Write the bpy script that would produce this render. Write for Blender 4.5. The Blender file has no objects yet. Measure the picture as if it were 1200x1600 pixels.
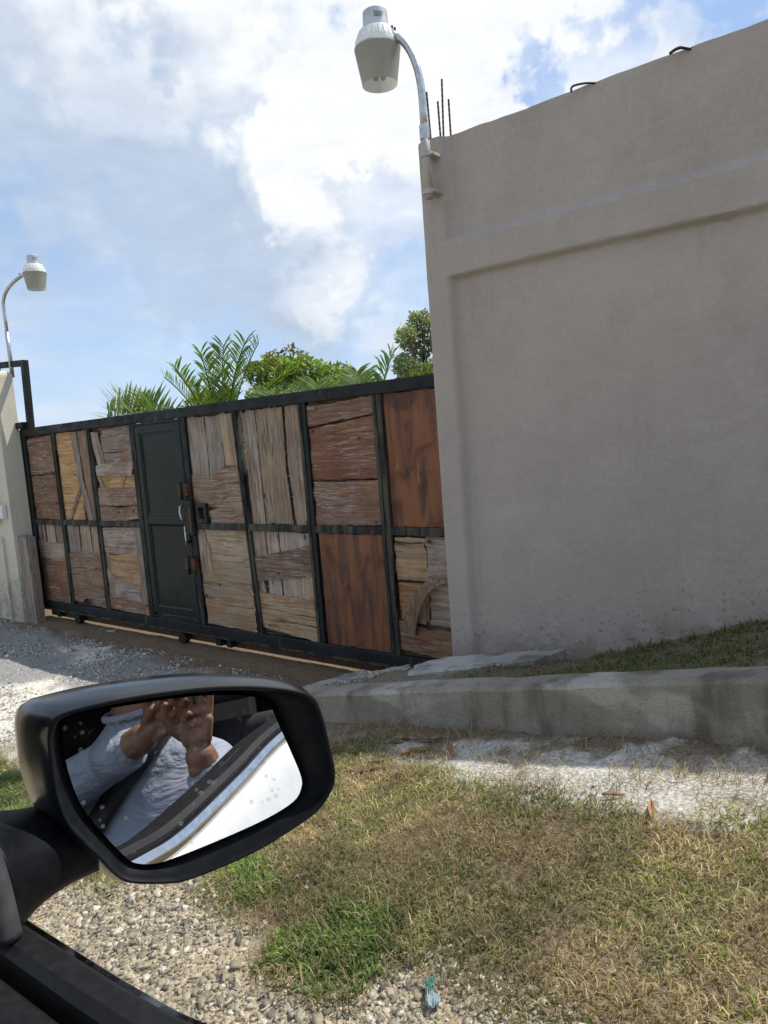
import bpy, bmesh, math, random
import numpy as np
from mathutils import Matrix, Vector

random.seed(7)
rng = np.random.default_rng(11)
scene = bpy.context.scene
C = scene.collection

# ---------------------------------------------------------------- camera
cam_data = bpy.data.cameras.new('camera')
cam = bpy.data.objects.new('camera', cam_data)
C.objects.link(cam)
cam_data.sensor_fit = 'VERTICAL'
cam_data.sensor_height = 36.0
cam_data.lens = 1146.0 / 1600.0 * 36.0
cam_data.clip_start = 0.02
cam_data.clip_end = 3000.0
YAW, PITCH, ROLL = math.radians(38.275), math.radians(-6.007), math.radians(4.372)
fw = Vector((-math.sin(YAW) * math.cos(PITCH), math.cos(YAW) * math.cos(PITCH), math.sin(PITCH)))
r0 = Vector((math.cos(YAW), math.sin(YAW), 0.0))
u0 = r0.cross(fw)
rt = r0 * math.cos(ROLL) - u0 * math.sin(ROLL)
up = r0 * math.sin(ROLL) + u0 * math.cos(ROLL)
EYE = Vector((0.0, 0.0, 1.5))
cam.matrix_world = Matrix(((rt.x, up.x, -fw.x, EYE.x), (rt.y, up.y, -fw.y, EYE.y), (rt.z, up.z, -fw.z, EYE.z), (0, 0, 0, 1)))
scene.camera = cam

# ---------------------------------------------------------------- sky, sun, exposure
SUN = Vector((0.36, 0.485, 1.0)).normalized()
scene.view_settings.view_transform = 'Standard'
scene.view_settings.look = 'None'
scene.view_settings.exposure = 0.0
scene.view_settings.gamma = 1.0
scene.view_settings.use_curve_mapping = False
try:
    scene.cycles.max_bounces = 8
    scene.cycles.transparent_max_bounces = 12
    scene.cycles.use_denoising = True
    scene.cycles.sample_clamp_indirect = 6.0
except Exception:
    pass

world = bpy.data.worlds.new('World')
scene.world = world
world.use_nodes = True
SKY_STRENGTH = 0.15


class NT:
    """Small helper for node trees."""
    def __init__(self, tree):
        self.t = tree
        self.n = tree.nodes
        self.l = tree.links

    def new(self, kind, **kw):
        nd = self.n.new(kind)
        for k, v in kw.items():
            setattr(nd, k, v)
        return nd

    def put(self, sock, val):
        if isinstance(val, bpy.types.NodeSocket):
            self.l.new(val, sock)
        elif val is not None:
            if sock.type == 'RGBA' and len(val) == 3:
                val = (*val, 1.0)
            sock.default_value = val

    def math(self, op, a, b=None, c=None, clamp=False):
        nd = self.new('ShaderNodeMath', operation=op, use_clamp=clamp)
        self.put(nd.inputs[0], a)
        if b is not None:
            self.put(nd.inputs[1], b)
        if c is not None:
            self.put(nd.inputs[2], c)
        return nd.outputs[0]

    def vmath(self, op, a, b=None, scale=None):
        nd = self.new('ShaderNodeVectorMath', operation=op)
        self.put(nd.inputs[0], a)
        if b is not None:
            self.put(nd.inputs[1], b)
        if scale is not None:
            self.put(nd.inputs['Scale'], scale)
        return nd.outputs['Value'] if op in ('DOT_PRODUCT', 'LENGTH', 'DISTANCE') else nd.outputs['Vector']

    def noise(self, vec, scale, detail=4.0, rough=0.55, dist=0.0, color=False):
        nd = self.new('ShaderNodeTexNoise')
        if vec is not None:
            self.put(nd.inputs['Vector'], vec)
        nd.inputs['Scale'].default_value = scale
        nd.inputs['Detail'].default_value = detail
        nd.inputs['Roughness'].default_value = rough
        nd.inputs['Distortion'].default_value = dist
        return nd.outputs['Color'] if color else nd.outputs['Fac']

    def step(self, x, lo, hi, a=0.0, b=1.0):
        nd = self.new('ShaderNodeMapRange', interpolation_type='SMOOTHSTEP')
        self.put(nd.inputs[0], x)
        for i, v in enumerate((lo, hi, a, b)):
            self.put(nd.inputs[i + 1], v)
        return nd.outputs[0]

    def mix(self, fac, a, b, mode='MIX'):
        nd = self.new('ShaderNodeMix', data_type='RGBA', blend_type=mode)
        self.put(nd.inputs[0], fac)
        self.put(nd.inputs[6], a)
        self.put(nd.inputs[7], b)
        return nd.outputs[2]

    def map(self, vec, scale=(1, 1, 1), loc=(0, 0, 0), rot=(0, 0, 0)):
        nd = self.new('ShaderNodeMapping')
        self.put(nd.inputs[0], vec)
        self.put(nd.inputs['Location'], loc)
        nd.inputs['Rotation'].default_value = rot
        nd.inputs['Scale'].default_value = scale
        return nd.outputs[0]

    def bump(self, height, strength=0.3, dist=0.01, normal=None):
        nd = self.new('ShaderNodeBump')
        nd.inputs['Strength'].default_value = strength
        nd.inputs['Distance'].default_value = dist
        self.put(nd.inputs['Height'], height)
        if normal is not None:
            self.put(nd.inputs['Normal'], normal)
        return nd.outputs[0]


def build_world():
    t = NT(world.node_tree)
    t.n.clear()
    out = t.new('ShaderNodeOutputWorld')
    bg = t.new('ShaderNodeBackground')
    t.l.new(bg.outputs[0], out.inputs[0])
    bg.inputs['Strength'].default_value = SKY_STRENGTH
    sky = t.new('ShaderNodeTexSky', sky_type='NISHITA')
    sky.sun_disc = False
    sky.sun_elevation = math.asin(SUN.z)
    sky.sun_rotation = math.atan2(SUN.x, SUN.y)
    sky.air_density = 1.0
    sky.dust_density = 0.4
    sky.ozone_density = 1.6
    d = t.new('ShaderNodeTexCoord').outputs['Generated']
    d = t.vmath('NORMALIZE', d)
    # cloud deck seen in perspective: stretched sideways towards the horizon
    warp1 = t.vmath('SUBTRACT', t.noise(d, 3.2, 5, 0.55, color=True), (0.5, 0.5, 0.5))
    warp2 = t.vmath('SUBTRACT', t.noise(d, 11.0, 6, 0.6, color=True), (0.5, 0.5, 0.5))
    dw = t.vmath('ADD', d, t.vmath('SCALE', warp1, scale=0.13))
    dw = t.vmath('ADD', dw, t.vmath('SCALE', warp2, scale=0.045))
    flat = t.map(d, scale=(1.0, 1.0, 2.6))
    n_big = t.noise(flat, 2.6, 7, 0.52, 0.2)
    n_fine = t.noise(flat, 9.0, 6, 0.52, 0.1)

    def blob(v, deg_in, deg_out):
        dot = t.vmath('DOT_PRODUCT', dw, Vector(v).normalized())
        return t.step(dot, math.cos(math.radians(deg_out * 1.35)), math.cos(math.radians(deg_in * 0.3)))
    dens = t.math('ADD', t.math('MULTIPLY', t.math('SUBTRACT', n_big, 0.5), 2.2), t.math('MULTIPLY', t.math('SUBTRACT', n_fine, 0.5), 0.9))
    dens = t.math('ADD', dens, 0.30)
    for v, a, b, w in CLOUDS:
        dens = t.math('MULTIPLY_ADD', blob(v, a, b), w, dens)
    alpha = t.step(dens, -0.35, 0.95)
    alpha = t.math('MULTIPLY', alpha, 0.97)
    # sunlit tops and thick grey bases of the clouds
    lit = t.math('ADD', 0.45, t.math('MULTIPLY', t.math('SUBTRACT', t.noise(t.vmath('ADD', flat, (0.06, 0.1, 0.22)), 3.4, 6, 0.5, 0.2), 0.5), 1.1))
    lit = t.math('MULTIPLY_ADD', t.math('SUBTRACT', n_fine, 0.5), 0.55, lit)
    for v, a, b, w in LIT:
        lit = t.math('MULTIPLY_ADD', blob(v, a, b), w, lit)
    lit = t.step(lit, -0.30, 1.05)
    k = 1.0 / SKY_STRENGTH
    ccol = t.mix(lit, tuple(x * k for x in (0.53, 0.64, 0.80)), tuple(x * k for x in (1.02, 1.04, 1.07)))
    ccol = t.vmath('SCALE', ccol, scale=t.math('MULTIPLY_ADD', t.math('SUBTRACT', t.noise(flat, 16.0, 6, 0.55, 0.1), 0.5), 0.30, 1.0))
    blue = t.mix(1.0, sky.outputs[0], SKY_TINT, 'MULTIPLY')
    elev = t.new('ShaderNodeSeparateXYZ')
    t.l.new(d, elev.inputs[0])
    # thin bright veil low in the sky
    blue = t.mix(t.step(elev.outputs['Z'], -0.02, 0.28, 0.70, 0.45), blue, tuple(x * k for x in (0.44, 0.65, 0.98)))
    col = t.mix(alpha, blue, ccol)
    col = t.mix(t.step(elev.outputs['Z'], -0.05, 0.0), tuple(x * k for x in (0.25, 0.24, 0.2)), col)
    t.l.new(col, bg.inputs['Color'])


SKY_TINT = (1.12, 1.06, 1.08)
CLOUDS = [((-0.712, 0.535, 0.454), 3, 11, 0.55), ((-0.658, 0.664, 0.355), 2, 10, 0.5), ((-0.559, 0.702, 0.442), 2, 8, 0.5),
          ((-0.622, 0.712, 0.326), 2, 7, 0.5), ((-0.812, 0.484, 0.327), 3, 12, 0.55), ((-0.374, 0.831, 0.412), 3, 10, 0.65),
          ((-0.865, 0.485, 0.075), 1, 5, 1.0), ((-0.84, 0.53, 0.03), 1, 5.5, 0.7), ((-0.623, 0.767, 0.152), 2, 8, 0.25),
          ((-0.532, 0.757, 0.370), 1, 4.5, -0.6), ((-0.850, 0.476, 0.225), 2, 7, -0.75), ((-0.215, 0.890, 0.404), 1, 5, -0.7),
          ((-0.55, 0.79, 0.27), 1, 5, -0.45), ((-0.70, 0.68, 0.19), 2, 7, -0.2)]
LIT = [((-0.712, 0.535, 0.454), 3, 8, 1.0), ((-0.640, 0.60, 0.45), 1, 5, -0.25), ((-0.559, 0.702, 0.442), 2, 7, 0.5),
       ((-0.572, 0.732, 0.369), 1, 5, 0.45), ((-0.622, 0.712, 0.326), 2, 6, 0.75), ((-0.374, 0.831, 0.412), 3, 10, 0.5),
       ((-0.865, 0.485, 0.075), 2, 6, 0.9), ((-0.812, 0.484, 0.300), 3, 12, -0.8), ((-0.713, 0.618, 0.300), 3, 11, -0.6),
       ((-0.694, 0.666, 0.24), 2, 7, -0.3)]
build_world()

sun_data = bpy.data.lights.new('sun', 'SUN')
sun_data.energy = 5.0
sun_data.angle = math.radians(0.53)
sun_data.color = (1.0, 0.95, 0.86)
sun = bpy.data.objects.new('sun', sun_data)
C.objects.link(sun)
sun.location = SUN * 30
sun.rotation_euler = (-SUN).to_track_quat('-Z', 'Y').to_euler()


# ---------------------------------------------------------------- object helpers
def root_loc(o):
    while o.parent:
        o = o.parent
    return Vector(o.location)


def tag(o, label, cat, group=None, kind=None):
    if label:
        o['label'] = label
    if cat:
        o['category'] = cat
    if group:
        o['group'] = group
    if kind or cat:
        o['kind'] = kind or 'thing'
    return o


def thing(name, loc, label, cat, group=None):
    o = bpy.data.objects.new(name, None)
    o.empty_display_size = 0.1
    C.objects.link(o)
    o.location = loc
    return tag(o, label, cat, group)


def obj(name, verts, faces, mat, parent=None, smooth=False, origin=None, color=None):
    """Link world-space geometry as one mesh object under its thing."""
    base = root_loc(parent) if parent else Vector(origin or (0, 0, 0))
    me = bpy.data.meshes.new(name)
    b = np.array(base)
    me.from_pydata([tuple(np.asarray(v, float) - b) for v in verts], [], [tuple(f) for f in faces])
    if mat:
        me.materials.append(mat)
    if smooth:
        me.polygons.foreach_set('use_smooth', [True] * len(me.polygons))
    me.update()
    o = bpy.data.objects.new(name, me)
    C.objects.link(o)
    if parent:
        o.parent = parent
    else:
        o.location = base
    if color:
        o.color = (*color, 1.0)
    return o


def fixn(o):
    bm = bmesh.new()
    bm.from_mesh(o.data)
    bmesh.ops.recalc_face_normals(bm, faces=bm.faces)
    bm.to_mesh(o.data)
    bm.free()
    return o


BOXF = [(0, 3, 2, 1), (4, 5, 6, 7), (0, 1, 5, 4), (1, 2, 6, 5), (2, 3, 7, 6), (3, 0, 4, 7)]


def box(name, x0, x1, y0, y1, z0, z1, mat, parent=None, bevel=0.0, color=None, seg=1, origin=None):
    v = [(x0, y0, z0), (x1, y0, z0), (x1, y1, z0), (x0, y1, z0), (x0, y0, z1), (x1, y0, z1), (x1, y1, z1), (x0, y1, z1)]
    o = obj(name, v, BOXF, mat, parent, color=color, origin=origin)
    if bevel:
        bev(o, bevel, seg)
    return o


def bev(o, w, seg=1):
    bm = bmesh.new()
    bm.from_mesh(o.data)
    bmesh.ops.bevel(bm, geom=list(bm.edges), offset=w, segments=seg, affect='EDGES', profile=0.6)
    bm.to_mesh(o.data)
    bm.free()
    return o


def prism_xz(name, poly, y0, y1, mat, parent=None, color=None, tilt=None):
    """Polygon in the X-Z plane (outline seen from -Y), front at y0, back at y1."""
    n = len(poly)
    cx = sum(p[0] for p in poly) / n
    cz = sum(p[1] for p in poly) / n
    f = (lambda p: tilt[0] * (p[0] - cx) + tilt[1] * (p[1] - cz)) if tilt else (lambda p: 0.0)
    v = [(p[0], y0 + f(p), p[1]) for p in poly] + [(p[0], y1 + f(p), p[1]) for p in poly]
    fs = [tuple(range(n)), tuple(range(2 * n - 1, n - 1, -1))] + [(i, n + i, n + (i + 1) % n, (i + 1) % n) for i in range(n)]
    return fixn(obj(name, v, fs, mat, parent, color=color))


def frames(path):
    path = [Vector(p) for p in path]
    res = []
    ref = Vector((0.13, 0.37, 0.92)).normalized()
    for i, p in enumerate(path):
        a = path[max(i - 1, 0)]
        b = path[min(i + 1, len(path) - 1)]
        t = (b - a).normalized()
        if abs(t.dot(ref)) > 0.97:
            ref = Vector((0.9, 0.2, 0.1))
        s = t.cross(ref).normalized()
        ref = s.cross(t).normalized()
        res.append((p, s, ref.copy(), t))
    return res


def tube_geo(path, rad, seg=10, caps=True):
    fr = frames(path)
    n = len(fr)
    rads = rad if isinstance(rad, (list, tuple)) else [rad] * n
    v, f = [], []
    for (p, s, u, _), r in zip(fr, rads):
        for k in range(seg):
            a = 2 * math.pi * k / seg
            v.append(tuple(p + s * (math.cos(a) * r) + u * (math.sin(a) * r)))
    for i in range(n - 1):
        for k in range(seg):
            k2 = (k + 1) % seg
            f.append((i * seg + k, i * seg + k2, (i + 1) * seg + k2, (i + 1) * seg + k))
    if caps:
        f.append(tuple(range(seg - 1, -1, -1)))
        f.append(tuple(range((n - 1) * seg, n * seg)))
    return v, f


def tube(name, path, rad, mat, parent=None, seg=10, smooth=True, origin=None):
    v, f = tube_geo(path, rad, seg)
    o = fixn(obj(name, v, f, mat, parent, smooth=smooth, origin=origin))
    return o


def lathe(name, cx, cy, prof, mat, parent=None, seg=28, smooth=True, closed=False, cap=True):
    """prof: list of (radius, z)."""
    v, f = [], []
    for r, z in prof:
        for k in range(seg):
            a = 2 * math.pi * k / seg
            v.append((cx + r * math.cos(a), cy + r * math.sin(a), z))
    n = len(prof)
    for i in range(n - 1):
        for k in range(seg):
            k2 = (k + 1) % seg
            f.append((i * seg + k, i * seg + k2, (i + 1) * seg + k2, (i + 1) * seg + k))
    if cap:
        f.append(tuple(range(seg - 1, -1, -1)))
        f.append(tuple(range((n - 1) * seg, n * seg)))
    o = fixn(obj(name, v, f, mat, parent, smooth=smooth))
    if smooth:
        m = o.modifiers.new('edge', 'EDGE_SPLIT')
        m.split_angle = math.radians(40)
    return o


def catmull(pts, per=6, closed=True):
    pts = [np.array(p, float) for p in pts]
    n = len(pts)
    res = []
    rangei = range(n) if closed else range(n - 1)
    for i in rangei:
        if closed:
            p0, p1, p2, p3 = pts[i - 1], pts[i], pts[(i + 1) % n], pts[(i + 2) % n]
        else:
            p0, p1, p2, p3 = pts[max(i - 1, 0)], pts[i], pts[i + 1], pts[min(i + 2, n - 1)]
        for k in range(per):
            t = k / per
            res.append(0.5 * (2 * p1 + (p2 - p0) * t + (2 * p0 - 5 * p1 + 4 * p2 - p3) * t * t + (3 * p1 - p0 - 3 * p2 + p3) * t ** 3))
    if not closed:
        res.append(pts[-1])
    return res


# numpy value noise
_tab = np.random.default_rng(5).random((256, 256))


def vnoise(x, y):
    xi, yi = np.floor(x).astype(int), np.floor(y).astype(int)
    fx, fy = x - xi, y - yi
    fx, fy = fx * fx * (3 - 2 * fx), fy * fy * (3 - 2 * fy)
    a, b = _tab[xi & 255, yi & 255], _tab[(xi + 1) & 255, yi & 255]
    c, d = _tab[xi & 255, (yi + 1) & 255], _tab[(xi + 1) & 255, (yi + 1) & 255]
    return (a * (1 - fx) + b * fx) * (1 - fy) + (c * (1 - fx) + d * fx) * fy


def fbm(x, y, oct=4):
    s, a, tot = 0.0, 1.0, 0.0
    for i in range(oct):
        s = s + a * vnoise(x * 2 ** i + 17.3 * i, y * 2 ** i + 9.1 * i)
        tot += a
        a *= 0.5
    return s / tot


def ss(a, b, x):
    t = np.clip((x - a) / (b - a), 0, 1)
    return t * t * (3 - 2 * t)


# ---------------------------------------------------------------- materials
def newmat(name):
    m = bpy.data.materials.new(name)
    m.use_nodes = True
    t = NT(m.node_tree)
    b = m.node_tree.nodes['Principled BSDF']
    return m, t, b


def coords(t, rand=True):
    c = t.new('ShaderNodeTexCoord').outputs['Object']
    if rand:
        oi = t.new('ShaderNodeObjectInfo')
        off = t.math('MULTIPLY', oi.outputs['Random'], 37.0)
        comb = t.new('ShaderNodeCombineXYZ')
        for i in range(3):
            t.l.new(off, comb.inputs[i])
        c = t.vmath('ADD', c, comb.outputs[0])
    return c


def plain(name, a, b, rough=0.6, scale=8.0, lo=0.35, hi=0.65, metal=0.0, bump=0.0, bscale=40.0, coat=0.0, detail=5, rvar=0.0, bdist=0.004, rand=True, spec=None):
    m, t, p = newmat(name)
    c = coords(t, rand)
    n = t.noise(c, scale, detail, 0.6)
    t.l.new(t.mix(t.step(n, lo, hi), a, b), p.inputs['Base Color'])
    p.inputs['Metallic'].default_value = metal
    p.inputs['Roughness'].default_value = rough
    if rvar:
        t.l.new(t.step(t.noise(c, scale * 2.3, 4), 0.3, 0.7, rough - rvar, rough + rvar), p.inputs['Roughness'])
    if coat:
        p.inputs['Coat Weight'].default_value = coat
        p.inputs['Coat Roughness'].default_value = 0.08
    if spec is not None:
        p.inputs['Specular IOR Level'].default_value = spec
    if bump:
        t.l.new(t.bump(t.noise(c, bscale, 6, 0.6), bump, bdist), p.inputs['Normal'])
    return m


def plaster(name, a, b, stain, dirt_z=None):
    m, t, p = newmat(name)
    c = coords(t, False)
    n1 = t.noise(c, 1.3, 6, 0.6, 0.4)
    n2 = t.noise(c, 6.0, 6, 0.62)
    col = t.mix(t.step(n1, 0.32, 0.68), a, b)
    col = t.mix(t.math('MULTIPLY', t.step(n2, 0.45, 0.8), 0.35), col, stain)
    streak = t.noise(t.map(c, (9, 9, 0.55)), 2.0, 6, 0.62, 0.3)
    col = t.mix(t.math('MULTIPLY', t.step(streak, 0.54, 0.78), 0.30), col, stain)
    fine = t.noise(c, 60, 4, 0.6)
    col = t.mix(t.math('MULTIPLY', t.step(fine, 0.3, 0.75), 0.12), col, (0.62, 0.59, 0.54))
    sx = t.new('ShaderNodeSeparateXYZ')
    t.l.new(c, sx.inputs[0])
    hgt = t.math('SUBTRACT', sx.outputs[2], t.math('MULTIPLY_ADD', sx.outputs[0], 0.22, 0.28))
    mud = t.math('MULTIPLY', t.step(hgt, 0.03, 0.42, 1.0, 0.0), t.step(t.noise(c, 46, 5, 0.68), 0.56, 0.66))
    mud = t.math('ADD', mud, t.math('MULTIPLY', t.step(hgt, 0.0, 0.16, 0.6, 0.0), t.step(t.noise(c, 9, 5, 0.6), 0.35, 0.6)), clamp=True)
    col = t.mix(t.math('MULTIPLY', mud, 0.7), col, (0.15, 0.115, 0.08))
    # trowel sweeps
    swp = t.noise(t.map(c, (1.2, 1, 4.5), (0, 0, 0), (0, 0.5, 0)), 3.0, 5, 0.6, 0.8)
    col = t.mix(t.step(swp, 0.52, 0.70, 0.0, 0.22), col, (0.46, 0.41, 0.365))
    t.l.new(col, p.inputs['Base Color'])
    p.inputs['Roughness'].default_value = 0.82
    p.inputs['Specular IOR Level'].default_value = 0.25
    h = t.math('ADD', t.math('MULTIPLY', t.noise(c, 5.0, 5, 0.6), 1.0), t.math('MULTIPLY', t.noise(c, 45, 5, 0.65), 0.22))
    h = t.math('MULTIPLY_ADD', t.noise(t.map(c, (3, 3, 0.8)), 4.0, 3, 0.5), 0.5, h)
    t.l.new(t.bump(h, 0.55, 0.012), p.inputs['Normal'])
    return m


def concrete(name, a, b, pale, bump=0.5):
    m, t, p = newmat(name)
    c = coords(t, False)
    col = t.mix(t.step(t.noise(c, 3.0, 7, 0.62, 0.3), 0.35, 0.65), a, b)
    col = t.mix(t.step(t.noise(t.map(c, (1, 1, 2.0), (3, 1, 7)), 2.2, 5, 0.55), 0.53, 0.62, 0.0, 0.75), col, pale)
    col = t.mix(t.step(t.noise(c, 70, 3, 0.6), 0.55, 0.8, 0.0, 0.5), col, (0.05, 0.048, 0.042))
    # damp dirt creeping up from the foot in an uneven line
    dn = t.noise(t.map(c, (5, 5, 1.2)), 1.6, 5, 0.6)
    col = t.mix(t.step(dn, 0.47, 0.70, 0.0, 0.75), col, (0.085, 0.074, 0.055))
    t.l.new(col, p.inputs['Base Color'])
    p.inputs['Roughness'].default_value = 0.92
    h = t.math('ADD', t.noise(c, 22, 6, 0.7), t.math('MULTIPLY', t.noise(c, 120, 3, 0.6), 0.4))
    t.l.new(t.bump(h, bump, 0.012), p.inputs['Normal'])
    return m


def wood(name, axis, flakes=0.5, stain=(0.17, 0.065, 0.03), stain_amt=0.5):
    """Weathered plywood / boards; grain runs along the given axis, tint from the object colour."""
    m, t, p = newmat(name)
    c = coords(t, True)
    oi = t.new('ShaderNodeObjectInfo')
    tint = oi.outputs['Color']
    al, ac = 2.4, 58.0
    sc = (al, ac, ac) if axis == 'x' else (ac, ac, al)
    wob = t.vmath('SUBTRACT', t.noise(c, 3.0, 3, 0.5, color=True), (0.5, 0.5, 0.5))
    cw = t.vmath('ADD', c, t.vmath('SCALE', wob, scale=0.035))
    g1 = t.noise(t.map(cw, sc), 1.0, 8, 0.70, 0.9)
    g2 = t.noise(t.map(cw, tuple(s * 2.2 for s in sc)), 1.0, 5, 0.7, 0.5)
    g0 = t.noise(t.map(cw, tuple(s * 0.22 for s in sc), (3, 8, 2)), 1.0, 5, 0.6, 0.4)
    dark = t.mix(1.0, tint, (0.36, 0.31, 0.27, 1), 'MULTIPLY')
    pale = t.mix(0.7, tint, (0.60, 0.56, 0.52, 1))
    col = t.mix(t.step(g1, 0.34, 0.56), dark, tint)
    low = t.noise(c, 2.6, 4, 0.6, 0.6)
    col = t.mix(t.step(low, 0.50, 0.66, 0.0, 0.52), col, t.mix(1.0, t.mix(0.6, tint, (0.42, 0.235, 0.10, 1)), t.mix(t.step(g1, 0.3, 0.55), (0.5, 0.45, 0.4, 1), (1.15, 1.15, 1.15, 1)), 'MULTIPLY'))
    col = t.mix(t.step(g0, 0.40, 0.66, 0.0, 0.55), col, t.mix(1.0, tint, (0.62, 0.58, 0.56, 1), 'MULTIPLY'))
    stn = t.math('MULTIPLY', t.step(t.noise(c, 4.5, 5, 0.6), 0.45, 0.62), stain_amt)
    col = t.mix(stn, col, stain)
    col = t.mix(t.math('MULTIPLY', t.step(g2, 0.52, 0.62), t.step(t.noise(c, 5.0, 4, 0.6), 0.38, 0.62, flakes * 0.15, flakes * 1.15)), col, pale)
    crack = t.step(t.noise(t.map(cw, (sc[0] * 0.5, sc[1] * 0.33, sc[2] * 0.5) if axis == 'x' else (sc[0] * 0.5, sc[1] * 0.33, sc[2] * 0.5), (9, 3, 5)), 1.0, 7, 0.62, 0.3), 0.31, 0.345, 1.0, 0.0)
    col = t.mix(t.math('MULTIPLY', crack, 0.85), col, (0.018, 0.013, 0.010, 1))
    kv = t.new('ShaderNodeTexVoronoi')
    kv.inputs['Scale'].default_value = 4.2
    t.l.new(t.map(cw, (1, 1, 1.5) if axis == 'x' else (1.5, 1, 1)), kv.inputs['Vector'])
    col = t.mix(t.step(kv.outputs['Distance'], 0.05, 0.10, 0.85, 0.0), col, (0.035, 0.020, 0.012, 1))
    t.l.new(col, p.inputs['Base Color'])
    p.inputs['Roughness'].default_value = 0.8
    p.inputs['Specular IOR Level'].default_value = 0.25
    h = t.math('ADD', t.math('MULTIPLY', g1, 1.0), t.math('MULTIPLY', g2, 0.6))
    h = t.math('MULTIPLY_ADD', crack, -0.8, h)
    t.l.new(t.bump(h, 0.8, 0.006), p.inputs['Normal'])
    return m


def ply_red():
    m, t, p = newmat('red_stained_plywood')
    c = coords(t, True)
    v1 = t.noise(t.map(c, (11, 11, 1.5)), 1.0, 7, 0.62, 0.8)
    v2 = t.noise(c, 5.0, 6, 0.6, 0.3)
    v3 = t.noise(t.map(c, (34, 34, 5)), 1.0, 5, 0.6, 0.3)
    col = t.mix(t.step(v1, 0.34, 0.62), (0.065, 0.024, 0.013), (0.215, 0.072, 0.022))
    col = t.mix(t.step(v2, 0.52, 0.64, 0.0, 0.7), col, (0.060, 0.028, 0.022))
    col = t.mix(t.step(t.noise(t.map(c, (14, 14, 4), (4, 4, 4)), 1.0, 6, 0.65), 0.66, 0.72, 0.0, 0.6), col, (0.18, 0.14, 0.14))
    col = t.mix(t.step(v3, 0.62, 0.70, 0.0, 0.6), col, (0.30, 0.18, 0.10))
    t.l.new(col, p.inputs['Base Color'])
    t.l.new(t.step(v2, 0.3, 0.7, 0.45, 0.75), p.inputs['Roughness'])
    t.l.new(t.bump(t.math('ADD', v1, t.math('MULTIPLY', v3, 0.5)), 0.5, 0.006), p.inputs['Normal'])
    return m


def gate_paint(name, wear=0.5):
    m, t, p = newmat(name)
    c = coords(t, True)
    n = t.noise(t.map(c, (1, 1, 1)), 9, 7, 0.66, 0.5)
    col = t.mix(t.step(t.noise(c, 3, 4), 0.35, 0.65), (0.010, 0.013, 0.013), (0.015, 0.020, 0.021))
    long_n = t.noise(t.map(c, (16, 16, 2.2)), 1.0, 7, 0.68, 0.4)
    if wear > 0:
        col = t.mix(t.step(long_n, 0.78 - 0.36 * wear, 0.86 - 0.30 * wear, 0.0, 0.8), col, (0.085, 0.076, 0.054))
    col = t.mix(t.step(t.noise(c, 14, 5, 0.65, 0.4), 0.64, 0.72, 0.0, 0.6 if wear else 0.0), col, (0.09, 0.042, 0.024))
    col = t.mix(t.step(t.noise(c, 26, 4, 0.6), 0.62, 0.70, 0.0, 0.5 if wear else 0.0), col, (0.008, 0.009, 0.008))
    t.l.new(col, p.inputs['Base Color'])
    p.inputs['Specular IOR Level'].default_value = 0.22
    p.inputs['Roughness'].default_value = 0.4
    if wear > 0:
        t.l.new(t.step(n, 0.4, 0.65, 0.45, 0.75), p.inputs['Roughness'])
    t.l.new(t.bump(n, 0.3 if wear else 0.08, 0.004), p.inputs['Normal'])
    return m


def leafmat(name, trans=0.45, rough=0.5, attr=True, ca=None, cb=None):
    m, t, p = newmat(name)
    if attr:
        a = t.new('ShaderNodeAttribute')
        a.attribute_name = 'tone'
        col = a.outputs['Color']
    else:
        c = coords(t, True)
        col = t.mix(t.step(t.noise(c, 6, 3), 0.3, 0.7), ca, cb)
    t.l.new(col, p.inputs['Base Color'])
    p.inputs['Roughness'].default_value = rough
    p.inputs['Specular IOR Level'].default_value = 0.3
    tr = t.new('ShaderNodeBsdfTranslucent')
    t.l.new(t.mix(1.0, col, (1.8, 1.9, 0.9, 1), 'MULTIPLY'), tr.inputs['Color'])
    ms = t.new('ShaderNodeMixShader')
    ms.inputs[0].default_value = trans
    t.l.new(p.outputs[0], ms.inputs[1])
    t.l.new(tr.outputs[0], ms.inputs[2])
    t.l.new(ms.outputs[0], m.node_tree.nodes['Material Output'].inputs['Surface'])
    return m


MAT = {}
MAT['wall'] = plaster('taupe_plaster', (0.345, 0.300, 0.262), (0.395, 0.347, 0.305), (0.255, 0.222, 0.192))
MAT['cream'] = plaster('cream_plaster', (0.50, 0.47, 0.38), (0.56, 0.53, 0.44), (0.38, 0.35, 0.28))
MAT['kerb'] = concrete('weathered_concrete', (0.215, 0.192, 0.155), (0.30, 0.275, 0.228), (0.42, 0.395, 0.34), 0.9)
MAT['slab'] = concrete('old_grey_concrete', (0.27, 0.26, 0.24), (0.40, 0.385, 0.36), (0.48, 0.465, 0.44), 1.0)
MAT['wood_h'] = wood('weathered_wood_across', 'x', 0.6)
MAT['wood_v'] = wood('weathered_wood_upright', 'z', 0.45, stain_amt=0.3)
MAT['ply_h'] = wood('pale_plywood_across', 'x', 0.25, (0.30, 0.16, 0.06), 0.6)
MAT['ply_v'] = wood('pale_plywood_upright', 'z', 0.25, (0.30, 0.16, 0.06), 0.6)
MAT['red'] = ply_red()
MAT['gate'] = gate_paint('worn_black_gate_paint', 0.55)
MAT['gate_worn'] = gate_paint('scraped_black_gate_paint', 0.95)
MAT['door'] = plain('green_black_door_paint', (0.007, 0.013, 0.012), (0.010, 0.019, 0.017), 0.3, 5, spec=0.2, bump=0.06, bscale=7, bdist=0.01, rvar=0.06)
MAT['rust'] = plain('rusty_steel', (0.055, 0.032, 0.02), (0.12, 0.055, 0.028), 0.75, 25, metal=0.3, bump=0.3)
MAT['rebar'] = plain('dark_rebar', (0.03, 0.022, 0.02), (0.09, 0.05, 0.035), 0.8, 60)
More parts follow.
